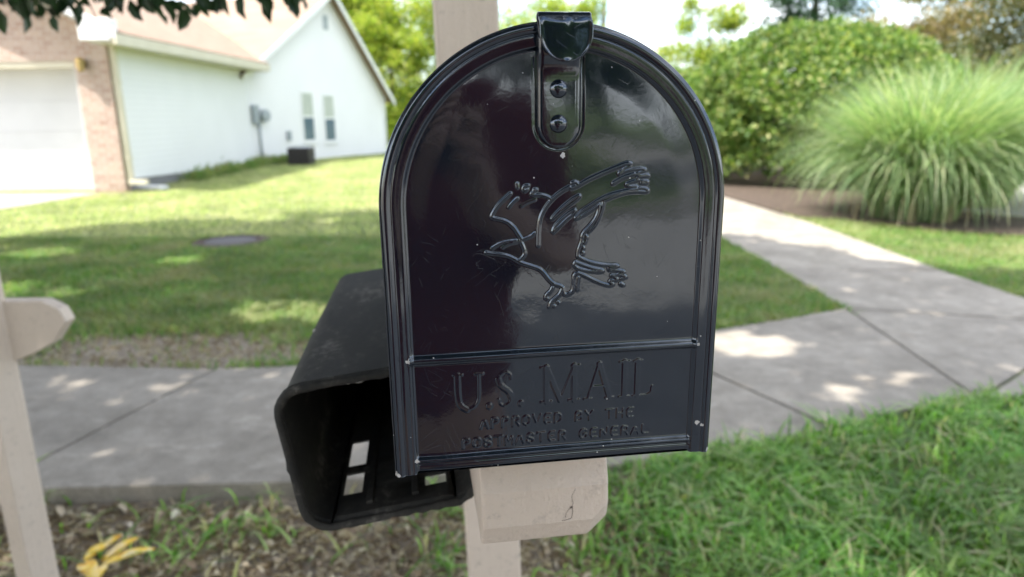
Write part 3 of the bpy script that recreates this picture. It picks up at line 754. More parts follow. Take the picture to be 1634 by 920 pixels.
# two stiffening ribs pressed along the floor, between the slots, and small screws on the roof edge
m = MB()
for x in (.046, .084): m.box((x, .20, .003), (.006, .37, .004))
m.build('floor_rib', 'plastic', news, False, False, bevel=.0012)
MAT['scuff'] = m_simple('bare_scuff', (.35, .33, .30), (.6, .58, .55), 400, .8, .6, 900, .001)
for (x, y, z, s) in ((.004, .165, .113, .0022), (.060, .0, .1155, .0035), (.052, -.001, .116, .0022)):
    m = MB(); m.tube([(x-s, y, z), (x-s*.4, y-.0006, z+s*.5), (x+s*.5, y-.0008, z+s*.4), (x+s*1.1, y, z)], [s*.3, s*.8, s*.7, s*.25], 7)
    m.build('scuff', 'scuff', news, True, False)

# ------------------------------------------------------------------ neighbouring mailbox post at the left edge
lp = empty('wooden_post', (-1.301, 1.617, -.06), 'greige timber post at the left edge with a short arm stub on its right', 'post', (0, 0, -.44))
post_mb(1.75, .072, (0, 0)).build('upright', 'post', lp, world=False, bevel=.005)
def wprism(poly, y0, y1):
    m = MB(); n = len(poly); m.v = [(x, y0, z) for x, z in poly]+[(x, y1, z) for x, z in poly]
    m.f = [tuple(range(n)), tuple(range(n, 2*n))[::-1]]+[(i, n+i, n+(i+1) % n, (i+1) % n) for i in range(n)]; return m
wprism([(-1.31, .845), (-1.160, .845), (-1.122, .824), (-1.108, .792), (-1.150, .737), (-1.198, .711), (-1.268, .685), (-1.31, .684)], 1.625, 1.665).build('arm', 'post', lp, bevel=.003)
wprism([(-1.60, .42), (-1.325, .44), (-1.325, .30), (-1.60, .26)], 1.60, 1.66).build('brace', 'post', lp, bevel=.003)
for (x, z, r) in ((-.004, .745+.06, .005), (.016, .309+.06, .011), (.006, .488+.06, .009)):
    m = MB(); m.tube([(x, -.0355, z), (x, -.0375, z)], [r, r*.55], 9); m.build('knot', 'crack' if r < .006 else 'post', lp, True, False)

# ------------------------------------------------------------------ the house
house = empty('house', (-7.0, 12.3, 0), 'white sided house with brick garage front and tan shingle roof across the lawn', 'house')
WA, WB = Vector((-6.9, 12.3, 0)), Vector((-7.15, 19.35, 0))
GA, GB = Vector((-7.15, 19.35, 0)), Vector((-4.76, 25.69, 0))
e1 = (WB-WA).normalized(); n1 = Vector((-e1.y, e1.x, 0))          # n1 points into the house
e2 = (GB-GA).normalized(); n2 = Vector((-e2.y, e2.x, 0))
def slab(pts, nrm, t):
    """planar outline given thickness t along nrm"""
    m = MB(); n = len(pts); m.v = [tuple(p) for p in pts]+[tuple(p+nrm*t) for p in pts]
    m.f = [tuple(range(n)), tuple(range(n, 2*n))[::-1]]+[(i, n+i, n+(i+1) % n, (i+1) % n) for i in range(n)]; return m
Z = lambda h: Vector((0, 0, h))
WS = WA+e1*.205
slab([WS+Z(.22), WB+Z(.03), WB+Z(2.72), WS+Z(2.66)], n1, .2).build('wall', 'siding', house)
slab([WS+n1*.02+Z(-.2), WB+n1*.02+Z(-.2), WB+n1*.02+Z(.035), WS+n1*.02+Z(.225)], n1, .2).build('foundation', 'block', house)
# gable wall: apex at s 3.85
def G(s, z, o=0): return GA+e2*s-n2*o+Z(z)
slab([G(0, -.1), G(7.0, -.1), G(7.0, 2.10), G(3.88, 5.05), G(0, 2.62)], n2, .2).build('wall', 'siding', house)
m = slab([G(7.05, -.1, .02), G(7.13, -.1, .02), G(7.13, 2.1, .02), G(7.05, 2.1, .02)], n2, .1); m.build('corner_board', 'white', house)
# front wall of the garage: brick with the door opening
F0 = 12.3
DX0, DX1, DT = -12.3, -7.47, 2.24
def wallx(x0, x1, z0, z1, y=F0, t=.2): return MB().box(((x0+x1)/2, y+t/2, (z0+z1)/2), (x1-x0, t, z1-z0))
XR = -6.9; XP = -9.9; RZ0, RZ1 = 2.62, 4.35
m = wallx(DX1, XR+.0, -.2, DT); k = wallx(-12.9, DX0, -.2, DT); m.add(k.v, k.f)
pp = [Vector((-12.9, F0, DT)), Vector((XR, F0, DT)), Vector((XR, F0, RZ0+.02)), Vector((XP, F0, RZ1)), Vector((-12.9, F0, RZ0+.02))]
k = slab(pp, Vector((0, 1, 0)), .2); m.add(k.v, k.f); m.build('brick_front', 'brick', house)
g = wallx(DX0, DX1, 0, DT-.10, F0+.42, .05).build('garage_door', 'doorpaint', house)
m = MB()
for i in range(1, 4): m.box(((DX0+DX1)/2, F0+.418, i*.535), (DX1-DX0-.02, .012, .018))
m.build('door_seam', 'doorpaint', g, bevel=.004)
m = wallx(DX0-.02, DX1+.02, DT-.10, DT+.004, F0+.02, .45); m.build('door_head', 'cream', house, bevel=.004)
m = wallx(DX1-.03, DX1+.015, 0, DT-.1, F0+.03, .39); m.build('door_jamb', 'white', house)
# roof of the garage wing
y0, y1 = F0-.45, 20.2
def plane_roof(pts, t, name): 
    n = (pts[1]-pts[0]).cross(pts[2]-pts[0]).normalized()
    if n.z < 0: n = -n
    return slab(pts, n, t).build(name, 'roof', house)
EX = XR+.42
plane_roof([Vector((EX, y0, RZ0)), Vector((EX-.12, 19.55, RZ0+.04)), Vector((XP, 23.0, RZ1)), Vector((XP, y0, RZ1))], .05, 'garage_roof')
plane_roof([Vector((XP-.001, y0, RZ1)), Vector((XP-.001, 23, RZ1)), Vector((-13.4, 23, RZ0)), Vector((-13.4, y0, RZ0))], .05, 'garage_roof')
# fascia, gutter, soffit
m = MB(); a, b = Vector((EX+.03, y0, RZ0-.05)), Vector((EX-.09, 19.6, RZ0-.01))
dd = (b-a); m.add([a+Z(-.10), b+Z(-.10), b+Z(.07), a+Z(.07)]+[p+Vector((-.06, 0, 0)) for p in (a+Z(-.10), b+Z(-.10), b+Z(.07), a+Z(.07))], [(0, 1, 2, 3), (7, 6, 5, 4), (0, 4, 5, 1), (1, 5, 6, 2), (2, 6, 7, 3), (3, 7, 4, 0)])
m.build('gutter', 'cream', house)
m = MB(); m.prism([(EX-.04, y0+.02), (EX-.15, 19.55), (WB.x+.02, 19.35), (WA.x+.003, y0+.02)], RZ0-.13, RZ0-.10); m.build('soffit', 'cream', house)
# rake board and boxed eave return at the front corner
nr = Vector((0, -1, 0))
slab([Vector((EX+.02, y0-.003, RZ0-.06)), Vector((XP, y0-.003, RZ1-.05)), Vector((XP, y0-.003, RZ1+.10)), Vector((EX+.02, y0-.003, RZ0+.09))], Vector((0, 1, 0)), .05).build('rake_board', 'white', house)
m = MB(); m.box((XR+.10, y0+.12, RZ0+.08), (.52, .26, .34)); m.build('eave_return', 'white', house, bevel=.01)
slab([Vector((EX, y0+.05, RZ0-.1)), Vector((XP, y0+.05, RZ1-.1)), Vector((XP, F0, RZ1-.1)), Vector((EX, F0, RZ0-.1))], Z(1), .02).build('soffit', 'cream', house)
# downspout at the corner, with its splash block
dz = empty('downspout', WA+Vector((.05, .12, 0)), 'cream downspout on the near corner of the house beside the brick pier', 'downspout')
m = MB(); m.box((-6.84, 12.40, 1.36), (.09, .11, 2.32)); m.box((-6.70, 12.38, .17), (.34, .10, .08)); m.build('pipe', 'cream', dz, bevel=.01)
for z in (.6, 1.9): m = MB(); m.box((-6.84, 12.40, z), (.11, .13, .03)); m.build('strap', 'cream', dz)
sb = MB(); sb.prism([(-6.95, 12.7), (-6.45, 12.62), (-6.40, 12.85), (-6.92, 12.95)], .0, .07)
tag(sb.build('splash_block', 'white', bevel=.02), 'small white splash block on the grass at the foot of the downspout', 'splash block')
# main roof behind
ap = G(3.88, 5.05, .30); rg = n2*12
plane_roof([G(-.5, 2.30, .30), ap, ap+rg, G(-.5, 2.30, .30)+rg], .06, 'main_roof')
plane_roof([ap+Z(.002), G(7.35, 1.77, .30), G(7.35, 1.77, .30)+rg, ap+rg+Z(.002)], .06, 'main_roof')
for s0, z0, s1, z1 in ((-.5, 2.30, 3.88, 5.05), (3.88, 5.05, 7.35, 1.77)):
    slab([G(s0, z0-.10, .33), G(s1, z1-.10, .33), G(s1, z1+.06, .33), G(s0, z0+.06, .33)], n2, .04).build('rake_board', 'white', house)
def facade(name, s0, s1, z0, z1, mat, parent, out=.02, t=.04, bevel=0):
    return slab([G(s0, z0, out), G(s1, z0, out), G(s1, z1, out), G(s0, z1, out)], n2, t).build(name, mat, parent, bevel=bevel)
for s0, s1, z0, z1 in ((2.28, 2.78, .60, 2.0), (3.38, 3.88, .56, 1.94)):
    wn = facade('window', s0-.07, s1+.07, z0-.07, z1+.07, 'white', house, .02, .03, .004)
    zm = (z0+z1)/2
    facade('pane', s0, s1, zm+.03, z1, 'blind', wn, .026, .01); facade('pane', s0, s1, z0, zm-.03, 'glass', wn, .026, .01)
    facade('sash', s0-.01, s1+.01, zm-.03, zm+.03, 'white', wn, .035, .02); facade('sill', s0-.09, s1+.09, z0-.11, z0-.07, 'white', wn, .05, .06)
facade('gable_vent', 3.66, 3.90, 3.96, 4.38, 'grey', house, .02, .03)
# electric meter with conduit, disconnect box
mt = empty('electric_meter', G(.22, .0, .05), 'grey electric meter box and conduit on the white wall near the garage wing', 'electric meter')
facade('box', .02, .24, 1.12, 1.62, 'grey', mt, .12, .10, .01)
c = G(.44, 1.34, .05); m = MB(); m.tube([c, c-n2*.14, c-n2*.16], [.17, .17, .12], 20); m.build('dial', 'grey', mt)
m = MB(); m.tube([G(.26, -.05, .06), G(.26, 1.2, .06)], .035, 10); m.build('conduit', 'grey', mt, True)
tag(facade('disconnect_box', 1.44, 1.60, .62, .90, 'grey', None, .08, .07, .01), 'small grey disconnect box on the white wall above the air conditioner', 'electrical box')
# air conditioner
ac = empty('air_conditioner', (-5.87, 19.35, 0), 'dark brown cube shaped air conditioner standing by the white gable wall', 'air conditioner')
m = MB(); m.box((-5.87, 19.45, .24), (.60, .60, .46)); m.build('casing', 'darkmetal', ac, bevel=.02)
m = MB(); 
for i in range(9): m.box((-5.87, 19.148, .06+i*.045), (.56, .006, .012)); m.box((-5.568, 19.45, .06+i*.045), (.006, .56, .012))
m.build('louvres', 'darkmetal', ac)
m = MB(); m.tube([(-5.87, 19.45, .47), (-5.87, 19.45, .495)], [.29, .27], 20); m.build('fan_cover', 'grey', ac)
# wall lantern by the garage door
wl = empty('wall_lantern', (-7.30, 12.28, 2.2), 'small brass wall lantern on the brick pier right of the garage door', 'wall lantern')
m = MB(); m.box((-7.30, 12.27, 2.20), (.08, .05, .12)); m.tube([(-7.30, 12.25, 2.24), (-7.30, 12.18, 2.28)], .012, 6); m.build('bracket', 'darkmetal', wl)
m = MB(); m.tube([(-7.30, 12.18, 2.06), (-7.30, 12.18, 2.10), (-7.30, 12.18, 2.26), (-7.30, 12.18, 2.30)], [.04, .06, .075, .02], 6); m.build('lamp', 'gold', wl)
# low plants along the foot of the wall
P = []; 
for i in range(46):
    q = rng.random(); c = (WA.lerp(WB, .30+.7*q) if i % 2 else GA.lerp(GB, q*.2)); k = 160
    ctr = np.array([c.x+.22+.12*rng.normal(), c.y+.1*rng.normal(), .07]); P.append(ctr+rng.normal(size=(k, 3))*np.array([.13, .18, .07]))
P = np.concatenate(P); P[:, 2] = np.abs(P[:, 2])
tag(link('ground_cover', leaves_mesh('ground_cover', P, .06), 'grass'), kind='stuff')
# iron utility cover set in the lawn
uc = empty('utility_cover', (-3.0, 7.2, .0), 'round dark utility cover lying in the lawn', 'utility cover')
m = MB(); m.tube([(-3, 7.2, -.05), (-3, 7.2, .012)], .27, 28); m.build('lid', 'darkmetal', uc)
m = MB(); n = 28
for k, (r_, z) in enumerate(((.285, -.05), (.285, .02), (.37, .012), (.46, -.04))): m.v += [(-3+r_*(1+.05*math.sin(3*j))*math.cos(2*math.pi*j/n), 7.2+r_*(1+.05*math.sin(3*j))*math.sin(2*math.pi*j/n), z) for j in range(n)]
m.f = [(i*n+j, (i+1)*n+j, (i+1)*n+(j+1) % n, i*n+(j+1) % n) for i in range(3) for j in range(n)]; m.build('collar', 'mulch', uc)

# ------------------------------------------------------------------ trees and shrubs
def branchy(m, base, top, r0, lobes, n=10, seed=1):
    rr = random.Random(seed); b, t = Vector(base), Vector(top)
    pts = [b.lerp(t, i/6)+Vector((rr.uniform(-.12, .12), rr.uniform(-.12, .12), 0))*(t-b).length*.12*(i > 0) for i in range(7)]
    m.tube(pts, [r0*(1.25 if i == 0 else 1-.13*i) for i in range(7)], 9)
    for i in range(n):
        k = rr.uniform(.28, .95); s = pts[int(k*6)]; c, rad = rr.choice(lobes)
        e = Vector(c)+Vector([rr.uniform(-.6, .6)*q for q in rad]); mid = s.lerp(e, .5)+Vector((rr.uniform(-.3, .3), rr.uniform(-.3, .3), rr.uniform(0, .4)))
        m.tube([s, mid, e], [r0*.38*(1.1-k), r0*.25*(1.1-k), r0*.06], 6)
def crown_pts(lobes, n, shell=.6, clump=.25, nclump=26):
    P = []; vol = np.array([np.prod(r) for _, r in lobes])**.67; vol /= vol.sum()
    for (c, r), f in zip(lobes, vol):
        k = max(3, int(nclump*f*2)); d = rng.normal(size=(k, 3)); d /= np.linalg.norm(d, axis=1)[:, None]
        cc = np.array(c)+d*np.array(r)*rng.uniform(shell, 1, (k, 1)); q = int(n*f/k)
        sc = rng.uniform(.6, 1.4, (k, 1))*clump*np.array(r).mean()
        P.append((cc[:, None, :]+rng.normal(size=(k, q, 3))*sc[:, None, :]*np.array([1, 1, .7])).reshape(-1, 3))
    return np.concatenate(P)
def tree(name, label, base, top, r0, lobes, n, size, mat, shell=.55, clump=.25, nclump=30, group='trees behind the house and hedge', flat=.3, nb=10):
    t = empty(name, base, label, 'tree', group=group)
    m = MB(); branchy(m, base, top, r0, lobes, nb, int(abs(base[0])*100)); m.build('trunk', 'bark', t, True)
    P = crown_pts(lobes, n, shell, clump, nclump); P = P[P[:, 2] > .1]
    link('crown', leaves_mesh('crown', P, size, flat), mat, t); return t
MAT['lime'] = m_leaf('yellow_green_leaves', [(0, (.12, .19, .028)), (.5, (.24, .30, .045)), (1, (.42, .40, .085))], .5)
MAT['green'] = m_leaf('green_leaves', [(0, (.035, .085, .018)), (.6, (.065, .135, .026)), (1, (.12, .18, .035))], .4)
MAT['ever'] = m_leaf('evergreen_needles', [(0, (.020, .060, .030)), (1, (.050, .100, .050))], .25)
MAT['tan'] = m_leaf('tan_leaves', [(0, (.13, .12, .045)), (.5, (.24, .19, .095)), (1, (.34, .27, .15))], .35)
MAT['olive'] = m_leaf('olive_leaves', [(0, (.05, .075, .025)), (.5, (.11, .12, .045)), (1, (.24, .20, .10))], .35)
MAT['hedge'] = m_leaf('shrub_leaves', [(0, (.050, .110, .022)), (.5, (.13, .205, .050)), (.85, (.24, .295, .085)), (1, (.36, .35, .15))], .40)
MAT['reed'] = m_leaf('ornamental_grass_blades', [(0, (.11, .19, .085)), (.5, (.21, .30, .145)), (.8, (.33, .40, .23)), (1, (.52, .50, .34))], .40)
tree('leafy_tree', 'tall yellow green tree rising behind the right end of the white house', (-10, 41, 0), (-9.6, 41, 8), .22, [((-10, 41, 4.4), (3.2, 2.5, 2.6)), ((-8.2, 41, 6.6), (2.6, 2.2, 2.0)), ((-11, 41, 7.4), (2.5, 2, 2.5)), ((-5.8, 41, 6.2), (1.9, 2, 2.4))], 26000, .20, 'lime')
tree('leafy_tree', 'lower yellow green tree between the white house and the tall post', (-6.0, 36, 0), (-6.0, 36, 4.6), .16, [((-6.2, 36, 2.3), (1.7, 1.6, 2.2)), ((-5.3, 36, 4.3), (1.2, 1.2, 1.2)), ((-7.0, 36, 4.9), (1.2, 1.0, 1.1))], 14000, .17, 'lime')
tree('leafy_tree', 'green tree seen just right of the tall post above the mailbox', (1.8, 40, 0), (1.8, 40, 6.6), .2, [((1.6, 40, 5.0), (3.0, 2.2, 2.4)), ((3.6, 40, 6.4), (1.6, 1.5, 1.3)), ((-1.6, 41, 3.4), (2.6, 2, 2.4))], 14000, .20, 'lime')
tree('thin_tree', 'thin sparse tree against the pale sky right of the mailbox top', (9.7, 35, 0), (9.6, 35, 6), .10, [((9.3, 35, 4.0), (1.15, 1.0, 1.7)), ((10.5, 35, 5.7), (1.2, 1.0, 1.1)), ((8.6, 35, 5.9), (.8, .8, .8)), ((9.9, 35, 2.4), (1.4, 1, 1.0)), ((7.6, 35, 3.6), (1.2, 1, 1.2)), ((11.3, 35, 4.0), (1.1, 1, 1.3))], 11000, .15, 'lime', .2, .3, 26)
tree('evergreen_tree', 'dark evergreen tree behind the big rounded shrub', (13.4, 32, 0), (13.4, 32, 9.5), .25, [((13.6, 32, 4.6), (2.6, 1.8, 1.5)), ((13.2, 32, 6.4), (2.4, 1.7, 1.3)), ((14.0, 32, 7.8), (2.0, 1.5, 1.4)), ((12.8, 32, 3.4), (1.6, 1.5, 1.3))], 13000, .17, 'ever', .3, .24, 34, flat=1)
tree('brown_tree', 'pale brown leaved tree behind the right side of the rounded shrub', (14.6, 24, 0), (14.4, 24, 5), .2, [((13.4, 24, 3.6), (1.9, 1.5, 1.3)), ((15.2, 24, 4.9), (2.0, 1.6, 1.5)), ((14.6, 24, 2.4), (2.6, 1.6, 1.4))], 15000, .13, 'tan', .4)
tree('brown_tree', 'olive and tan tree at the upper right corner above the grass clump', (16.2, 21, 0), (16, 21, 5), .2, [((14.3, 21, 3.0), (1.5, 1.4, 1.4)), ((16.3, 21, 3.6), (2.2, 1.6, 1.7)), ((14.8, 21, 4.9), (1.6, 1.4, 1.2)), ((17.2, 21, 2.2), (2.4, 1.5, 1.6))], 16000, .12, 'olive', .4)
# far wood closing the horizon
P = []
for i in range(90):
    x = -60+i*1.45; y = 58+rng.uniform(-4, 6); r_ = rng.uniform(1.6, 3.0); k = 420
    d = rng.normal(size=(k, 3)); d /= np.linalg.norm(d, axis=1)[:, None]; P.append(np.array([x, y, r_*.75+rng.uniform(-.2, .5)])+d*np.array([r_*1.1, r_, r_])*rng.uniform(.7, 1.0, (k, 1)))
P = np.concatenate(P); P = P[P[:, 2] > 0]
tag(link('far_wood', leaves_mesh('far_wood', P, .42), 'green'), kind='stuff')
# utility pole
up_ = empty('utility_pole', (5.15, 40, 0), 'thin grey utility pole standing behind the top of the mailbox', 'utility pole')
m = MB(); m.tube([(5.15, 40, 0), (5.15, 40, 10)], [.17, .12], 10); m.build('pole', 'wood', up_, True)
m = MB(); m.box((5.15, 39.8, 9.3), (2.2, .1, .12)); m.build('crossarm', 'wood', up_)
# big rounded shrub
sh = empty('rounded_shrub', (5.8, 13.7, 0), 'big dense rounded green shrub behind the walk at right', 'shrub')
def shrub_pts(c, r, n, h0=.15):
    d = rng.normal(size=(n*2, 3)); d /= np.linalg.norm(d, axis=1)[:, None]
    d = d[d[:, 2] > -.55][:n]; a = np.arctan2(d[:, 1], d[:, 0])
    wob = 1+.05*np.sin(3*a+d[:, 2]*4)+.22*(vnoise(a*9+60, d[:, 2]*10+20, 11)-.5)
    rad = wob*(1-.16*rng.random(len(d))**1.6)
    return np.array(c)+d*np.array(r)*rad[:, None], d
P, D_ = shrub_pts((5.8, 13.7, 1.16), (2.65, 2.3, 1.74), 46000); k = P[:, 2] > .12
link('foliage', leaves_mesh('foliage', P[k], .088, .1, 1.5), 'hedge', sh)
m = MB(); rr = random.Random(4)
for i in range(16):
    a = rr.uniform(0, 6.28); q = rr.uniform(.1, .5); m.tube([(5.8+q*math.cos(a), 13.7+q*math.sin(a), 0), (5.8+1.2*q*2*math.cos(a), 13.7+1.2*q*2*math.sin(a), 1), (5.8+1.6*math.cos(a), 13.7+1.4*math.sin(a), 1.8)], [.04, .03, .01], 6)
m.build('stems', 'bark', sh, True)
# second lower shrub to its left, reaching behind the mailbox edge
sh = empty('low_shrub', (4.3, 16.6, 0), 'lower yellow green shrub left of the big rounded shrub beside the mailbox edge', 'shrub')
P, D_ = shrub_pts((4.0, 16.6, .95), (1.5, 1.3, 1.35), 14000); link('foliage', leaves_mesh('foliage', P[P[:, 2] > .1], .085, .1, 1.5), 'hedge', sh)
m = MB(); m.tube([(4.3, 16.6, 0), (4.2, 16.6, 1)], [.05, .02], 6); m.build('stems', 'bark', sh, True)
# ornamental grass clumps
def reed_clump(cx, cy, R0, H, n, name, label, par_seed=0):
    g = empty(name, (cx, cy, 0), label, 'ornamental grass', group='clumps of ornamental grass beside the walk')
    a = rng.uniform(0, 2*math.pi, n); q = np.sqrt(rng.random(n))*R0*.42
    lean = np.clip(q/(R0*.42)+rng.normal(size=n)*.28, .05, 1.35)
    a2 = a+rng.normal(size=n)*.75; seg = 8; W = rng.uniform(.011, .021, n)
    L_ = H*rng.uniform(.45, 1.20, n)*1.30; z = np.zeros(n); x = cx+q*np.cos(a); y = cy+q*np.sin(a)
    ang = lean*.27; droop = rng.uniform(.9, 2.5, n)*(.55+lean*.6); rows = []
    sx_, sy_ = -np.sin(a2+rng.normal(size=n)*.9), np.cos(a2+rng.normal(size=n)*.9)
    for k in range(seg+1):
        u = k/seg; w_ = W*(1-.9*u**2.2)*.5
        rows += [np.stack([x-sx_*w_, y-sy_*w_, z], 1), np.stack([x+sx_*w_, y+sy_*w_, z], 1)]
        th = ang+droop*u**1.35; th = np.minimum(th, 2.9); st = L_/seg
        x = x+np.cos(a2)*np.sin(th)*st; y = y+np.sin(a2)*np.sin(th)*st; z = np.maximum(z+np.cos(th)*st, .02)
    V = np.stack(rows, 1).reshape(-1, 3); b = (np.arange(n)*(2*seg+2))[:, None]
    F = np.concatenate([b+np.array([[2*k, 2*k+1, 2*k+3, 2*k+2]]) for k in range(seg)])
    link('blades', npmesh('blades', V, F), 'reed', g, True)
    P = np.stack([cx+rng.normal(size=900)*R0*.30, cy+rng.normal(size=900)*R0*.30, np.zeros(900)], 1)[:260]
    link('dead_stems', blades_mesh('dead_stems', P, .45, .010, .3), 'straw', g)
reed_clump(5.05, 8.55, 1.12, 1.36, 11000, 'ornamental_grass', 'arching silvery green ornamental grass clump nearest the walk')
reed_clump(6.55, 9.9, 1.25, 1.55, 8000, 'ornamental_grass', 'taller ornamental grass clump behind the first one at the right edge')

# ------------------------------------------------------------------ shade tree over the mailboxes (its crown stands above the frame)
def shade_mask(x, y):
    """where on the ground the shade of the crown falls, with small gaps"""
    far = np.interp(x, [-9, -6, -4.5, -2, .5, 2.2, 3.4, 4.4, 5.2], [5.4, 7.0, 8.9, 9.6, 9.4, 7.6, 6.6, 5.2, 3.6])
    far = far+1.9*(vnoise(x+30, y+30, 21, .9)-.5)
    m = (y < far) & (y > -3.7+.8*(vnoise(x+10, y+10, 22, .8)-.5)) & (x > -8.5) & (x < 5.0)
    gap = vnoise(x+40, y+40, 23, 1.15)
    th = .86-.0*x
    # thinner over the walk crossing at right, and a few flecks elsewhere
    thin = np.exp(-(((x-1.35)/.75)**2+((y-3.75)/.50)**2))
    m &= gap < (.80-.50*thin-.09*((y > 4.2) & (x < 1.5)))
    dist = np.abs(y-.7)+np.abs(x-.4)
    m |= (dist < 1.2)
    m |= (y < 2.75) & (y > -3.2) & (x > -8)
    for fx, fy, fr in ((-2.15, 3.2, .085), (-1.72, 3.12, .07), (-1.25, 3.28, .10), (-1.52, 2.48, .06), (-4.1, 5.1, .30), (-3.4, 5.0, .16), (-1.4, 4.4, .12), (-.95, 4.6, .12), (-3.0, 6.2, .16), (2.7, 4.35, .10), (2.3, 5.0, .09), (1.6, 3.0, .10), (1.95, 3.15, .10), (3.3, 6.2, .15), (-4.6, 6.6, .25), (-5.2, 5.2, .3)):
        m &= np.hypot((x-fx)/1.5, (y-fy)*.9) > fr
    return m
shade = empty('shade_tree', (-5.2, -.3, 0), 'dark leafed tree whose lowest leaves hang into the top left corner of the photo', 'tree')
m = MB(); lob = [((-3.5, 1.5, 6.5), (3.5, 3.5, 1.2))]; branchy(m, (-5.2, -.3, -.1), (-4.6, .2, 6.8), .24, lob, 16, 3); m.build('trunk', 'bark', shade, True)
n = 125000
gx = rng.uniform(-8.6, 5.1, n); gy = rng.uniform(-4.3, 10.6, n); k = shade_mask(gx, gy); gx, gy = gx[k], gy[k]
ck = vnoise(gx*1.0+50, gy+50, 31, 1.5); h = 4.6+2.6*rng.random(len(gx))+ck*.8
px = gx+SX*h/math.tan(SUN_EL); py = gy+SY*h/math.tan(SUN_EL)
D_ = np.hypot(px, py); ok = h > 1.28+.19*D_+.45
P = np.stack([px, py, h], 1)[ok]
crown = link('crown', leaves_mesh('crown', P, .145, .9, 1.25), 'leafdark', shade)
# low hanging twigs at the upper left of the view
def hang():
    m = MB(); P = []; dr = []
    for (x, y, z, L_) in ((-2.10, 2.5, 1.665, .10), (-1.98, 2.5, 1.66, .07), (-1.83, 2.5, 1.635, .05), (-1.73, 2.55, 1.645, .10), (-1.62, 2.5, 1.63, .06), (-1.53, 2.45, 1.62, .08), (-1.42, 2.5, 1.615, .09), (-1.33, 2.5, 1.63, .05), (-1.22, 2.5, 1.645, .06), (-1.08, 2.5, 1.642, .06), (-1.00, 2.5, 1.650, .05), (-2.25, 2.5, 1.68, .08), (-2.40, 2.5, 1.66, .1), (-.72, 2.6, 1.665, .04), (-.86, 2.55, 1.67, .04)):
        m.tube([(x-.25, y+.1, z+.55), (x-.08, y, z+.25), (x, y, z)], [.006, .004, .002], 6)
        for q in range(30): 
            u = rng.random(); P.append((x-.12*u*rng.random()+rng.normal()*.035, y+rng.normal()*.06, z-.02+u*.24+rng.normal()*.01)); dr.append((rng.normal()*.4+.25, rng.normal()*.3, -1))
    return m, np.array(P), np.array(dr)
m, P, dr = hang(); m.tube([(-4.9, 0, 3.2), (-3.2, 1.7, 2.9), (-1.9, 2.55, 2.35), (-.8, 2.6, 2.3)], [.07, .05, .03, .012], 8)
m.build('low_branch', 'bark', shade, True)
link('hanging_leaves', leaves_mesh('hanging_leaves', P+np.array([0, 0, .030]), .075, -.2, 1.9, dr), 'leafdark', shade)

# ------------------------------------------------------------------ grass
def scatter(n, x0, x1, y0, y1, dens=None):
    x = rng.uniform(x0, x1, n); y = rng.uniform(y0, y1, n); k = np.abs(x) < y*.80+.5
    k &= (x > x0)
    for p in list(WALK.values())+[PATH, HDRIVE, RDRIVE, BED]: k &= ~inpoly(x, y, p)
    k &= ~inpoly(x, y, [(-9, 2.3), (.4, 2.42), (1.4, 2.8), (2.15, 3.05), (8, 3.1), (8, 4.1), (3.6, 4.1), (3.6, 12), (2.4, 12), (2.3, 4.3), (1.2, 3.85), (-.67, 3.42), (-9, 3.4)])
    k &= np.hypot(x+3, (y-7.2)) > .40
    if dens is not None: k &= rng.random(n) < dens(x, y)
    x, y = x[k], y[k]; return np.stack([x, y, gz(x, y)-.004], 1)
def near_d(x, y):
    right = np.clip((x-.10)/.5, 0, 1); patch = vnoise(x+9, y+9, 41, 3.2)
    return np.clip(right*np.clip((patch-.18)*4, .25, 1)+(1-right)*np.clip((patch-.66)*4, 0, .30)+.03, 0, 1)
P = scatter(56000, -2.4, 3.6, 1.25, 3.1, near_d); k = P[:, 1] < 3.0
hgt = .048+.042*vnoise(P[:, 0], P[:, 1], 42, 2.5)+.02*rng.random(len(P))
tag(link('near_grass', blades_mesh('near_grass', P, hgt*rng.uniform(.6, 1.5, len(P)), .0095*rng.uniform(.6, 1.3, len(P)), 1.35, 3), 'neargrass'), kind='stuff')
worn = lambda x, y: np.clip(1-1.6*np.exp(-(((x+2.0)/.75)**2+((y-3.75)/.26)**2))-.5*np.exp(-((y-3.55)/.10)**2)*(x < -.6), .04, 1)*np.clip(-.35+2.4*vnoise(x+3, y+3, 43, 2.2), .12, 1)
P = scatter(200000, -7.5, 3.0, 3.3, 7.5, worn)
tag(link('mid_grass', blades_mesh('mid_grass', P, .045+.035*rng.random(len(P)), .0085, 1.2), 'grass'), kind='stuff')
P = scatter(60000, 3.3, 9, 4.2, 9, None)
tag(link('right_grass', blades_mesh('right_grass', P, .042+.02*rng.random(len(P)), .0065, 1.0), 'grass'), kind='stuff')
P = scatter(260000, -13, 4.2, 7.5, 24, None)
tag(link('far_grass', blades_mesh('far_grass', P, .05+.025*rng.random(len(P)), .013, 1.0, 1), 'farturf'), kind='stuff')
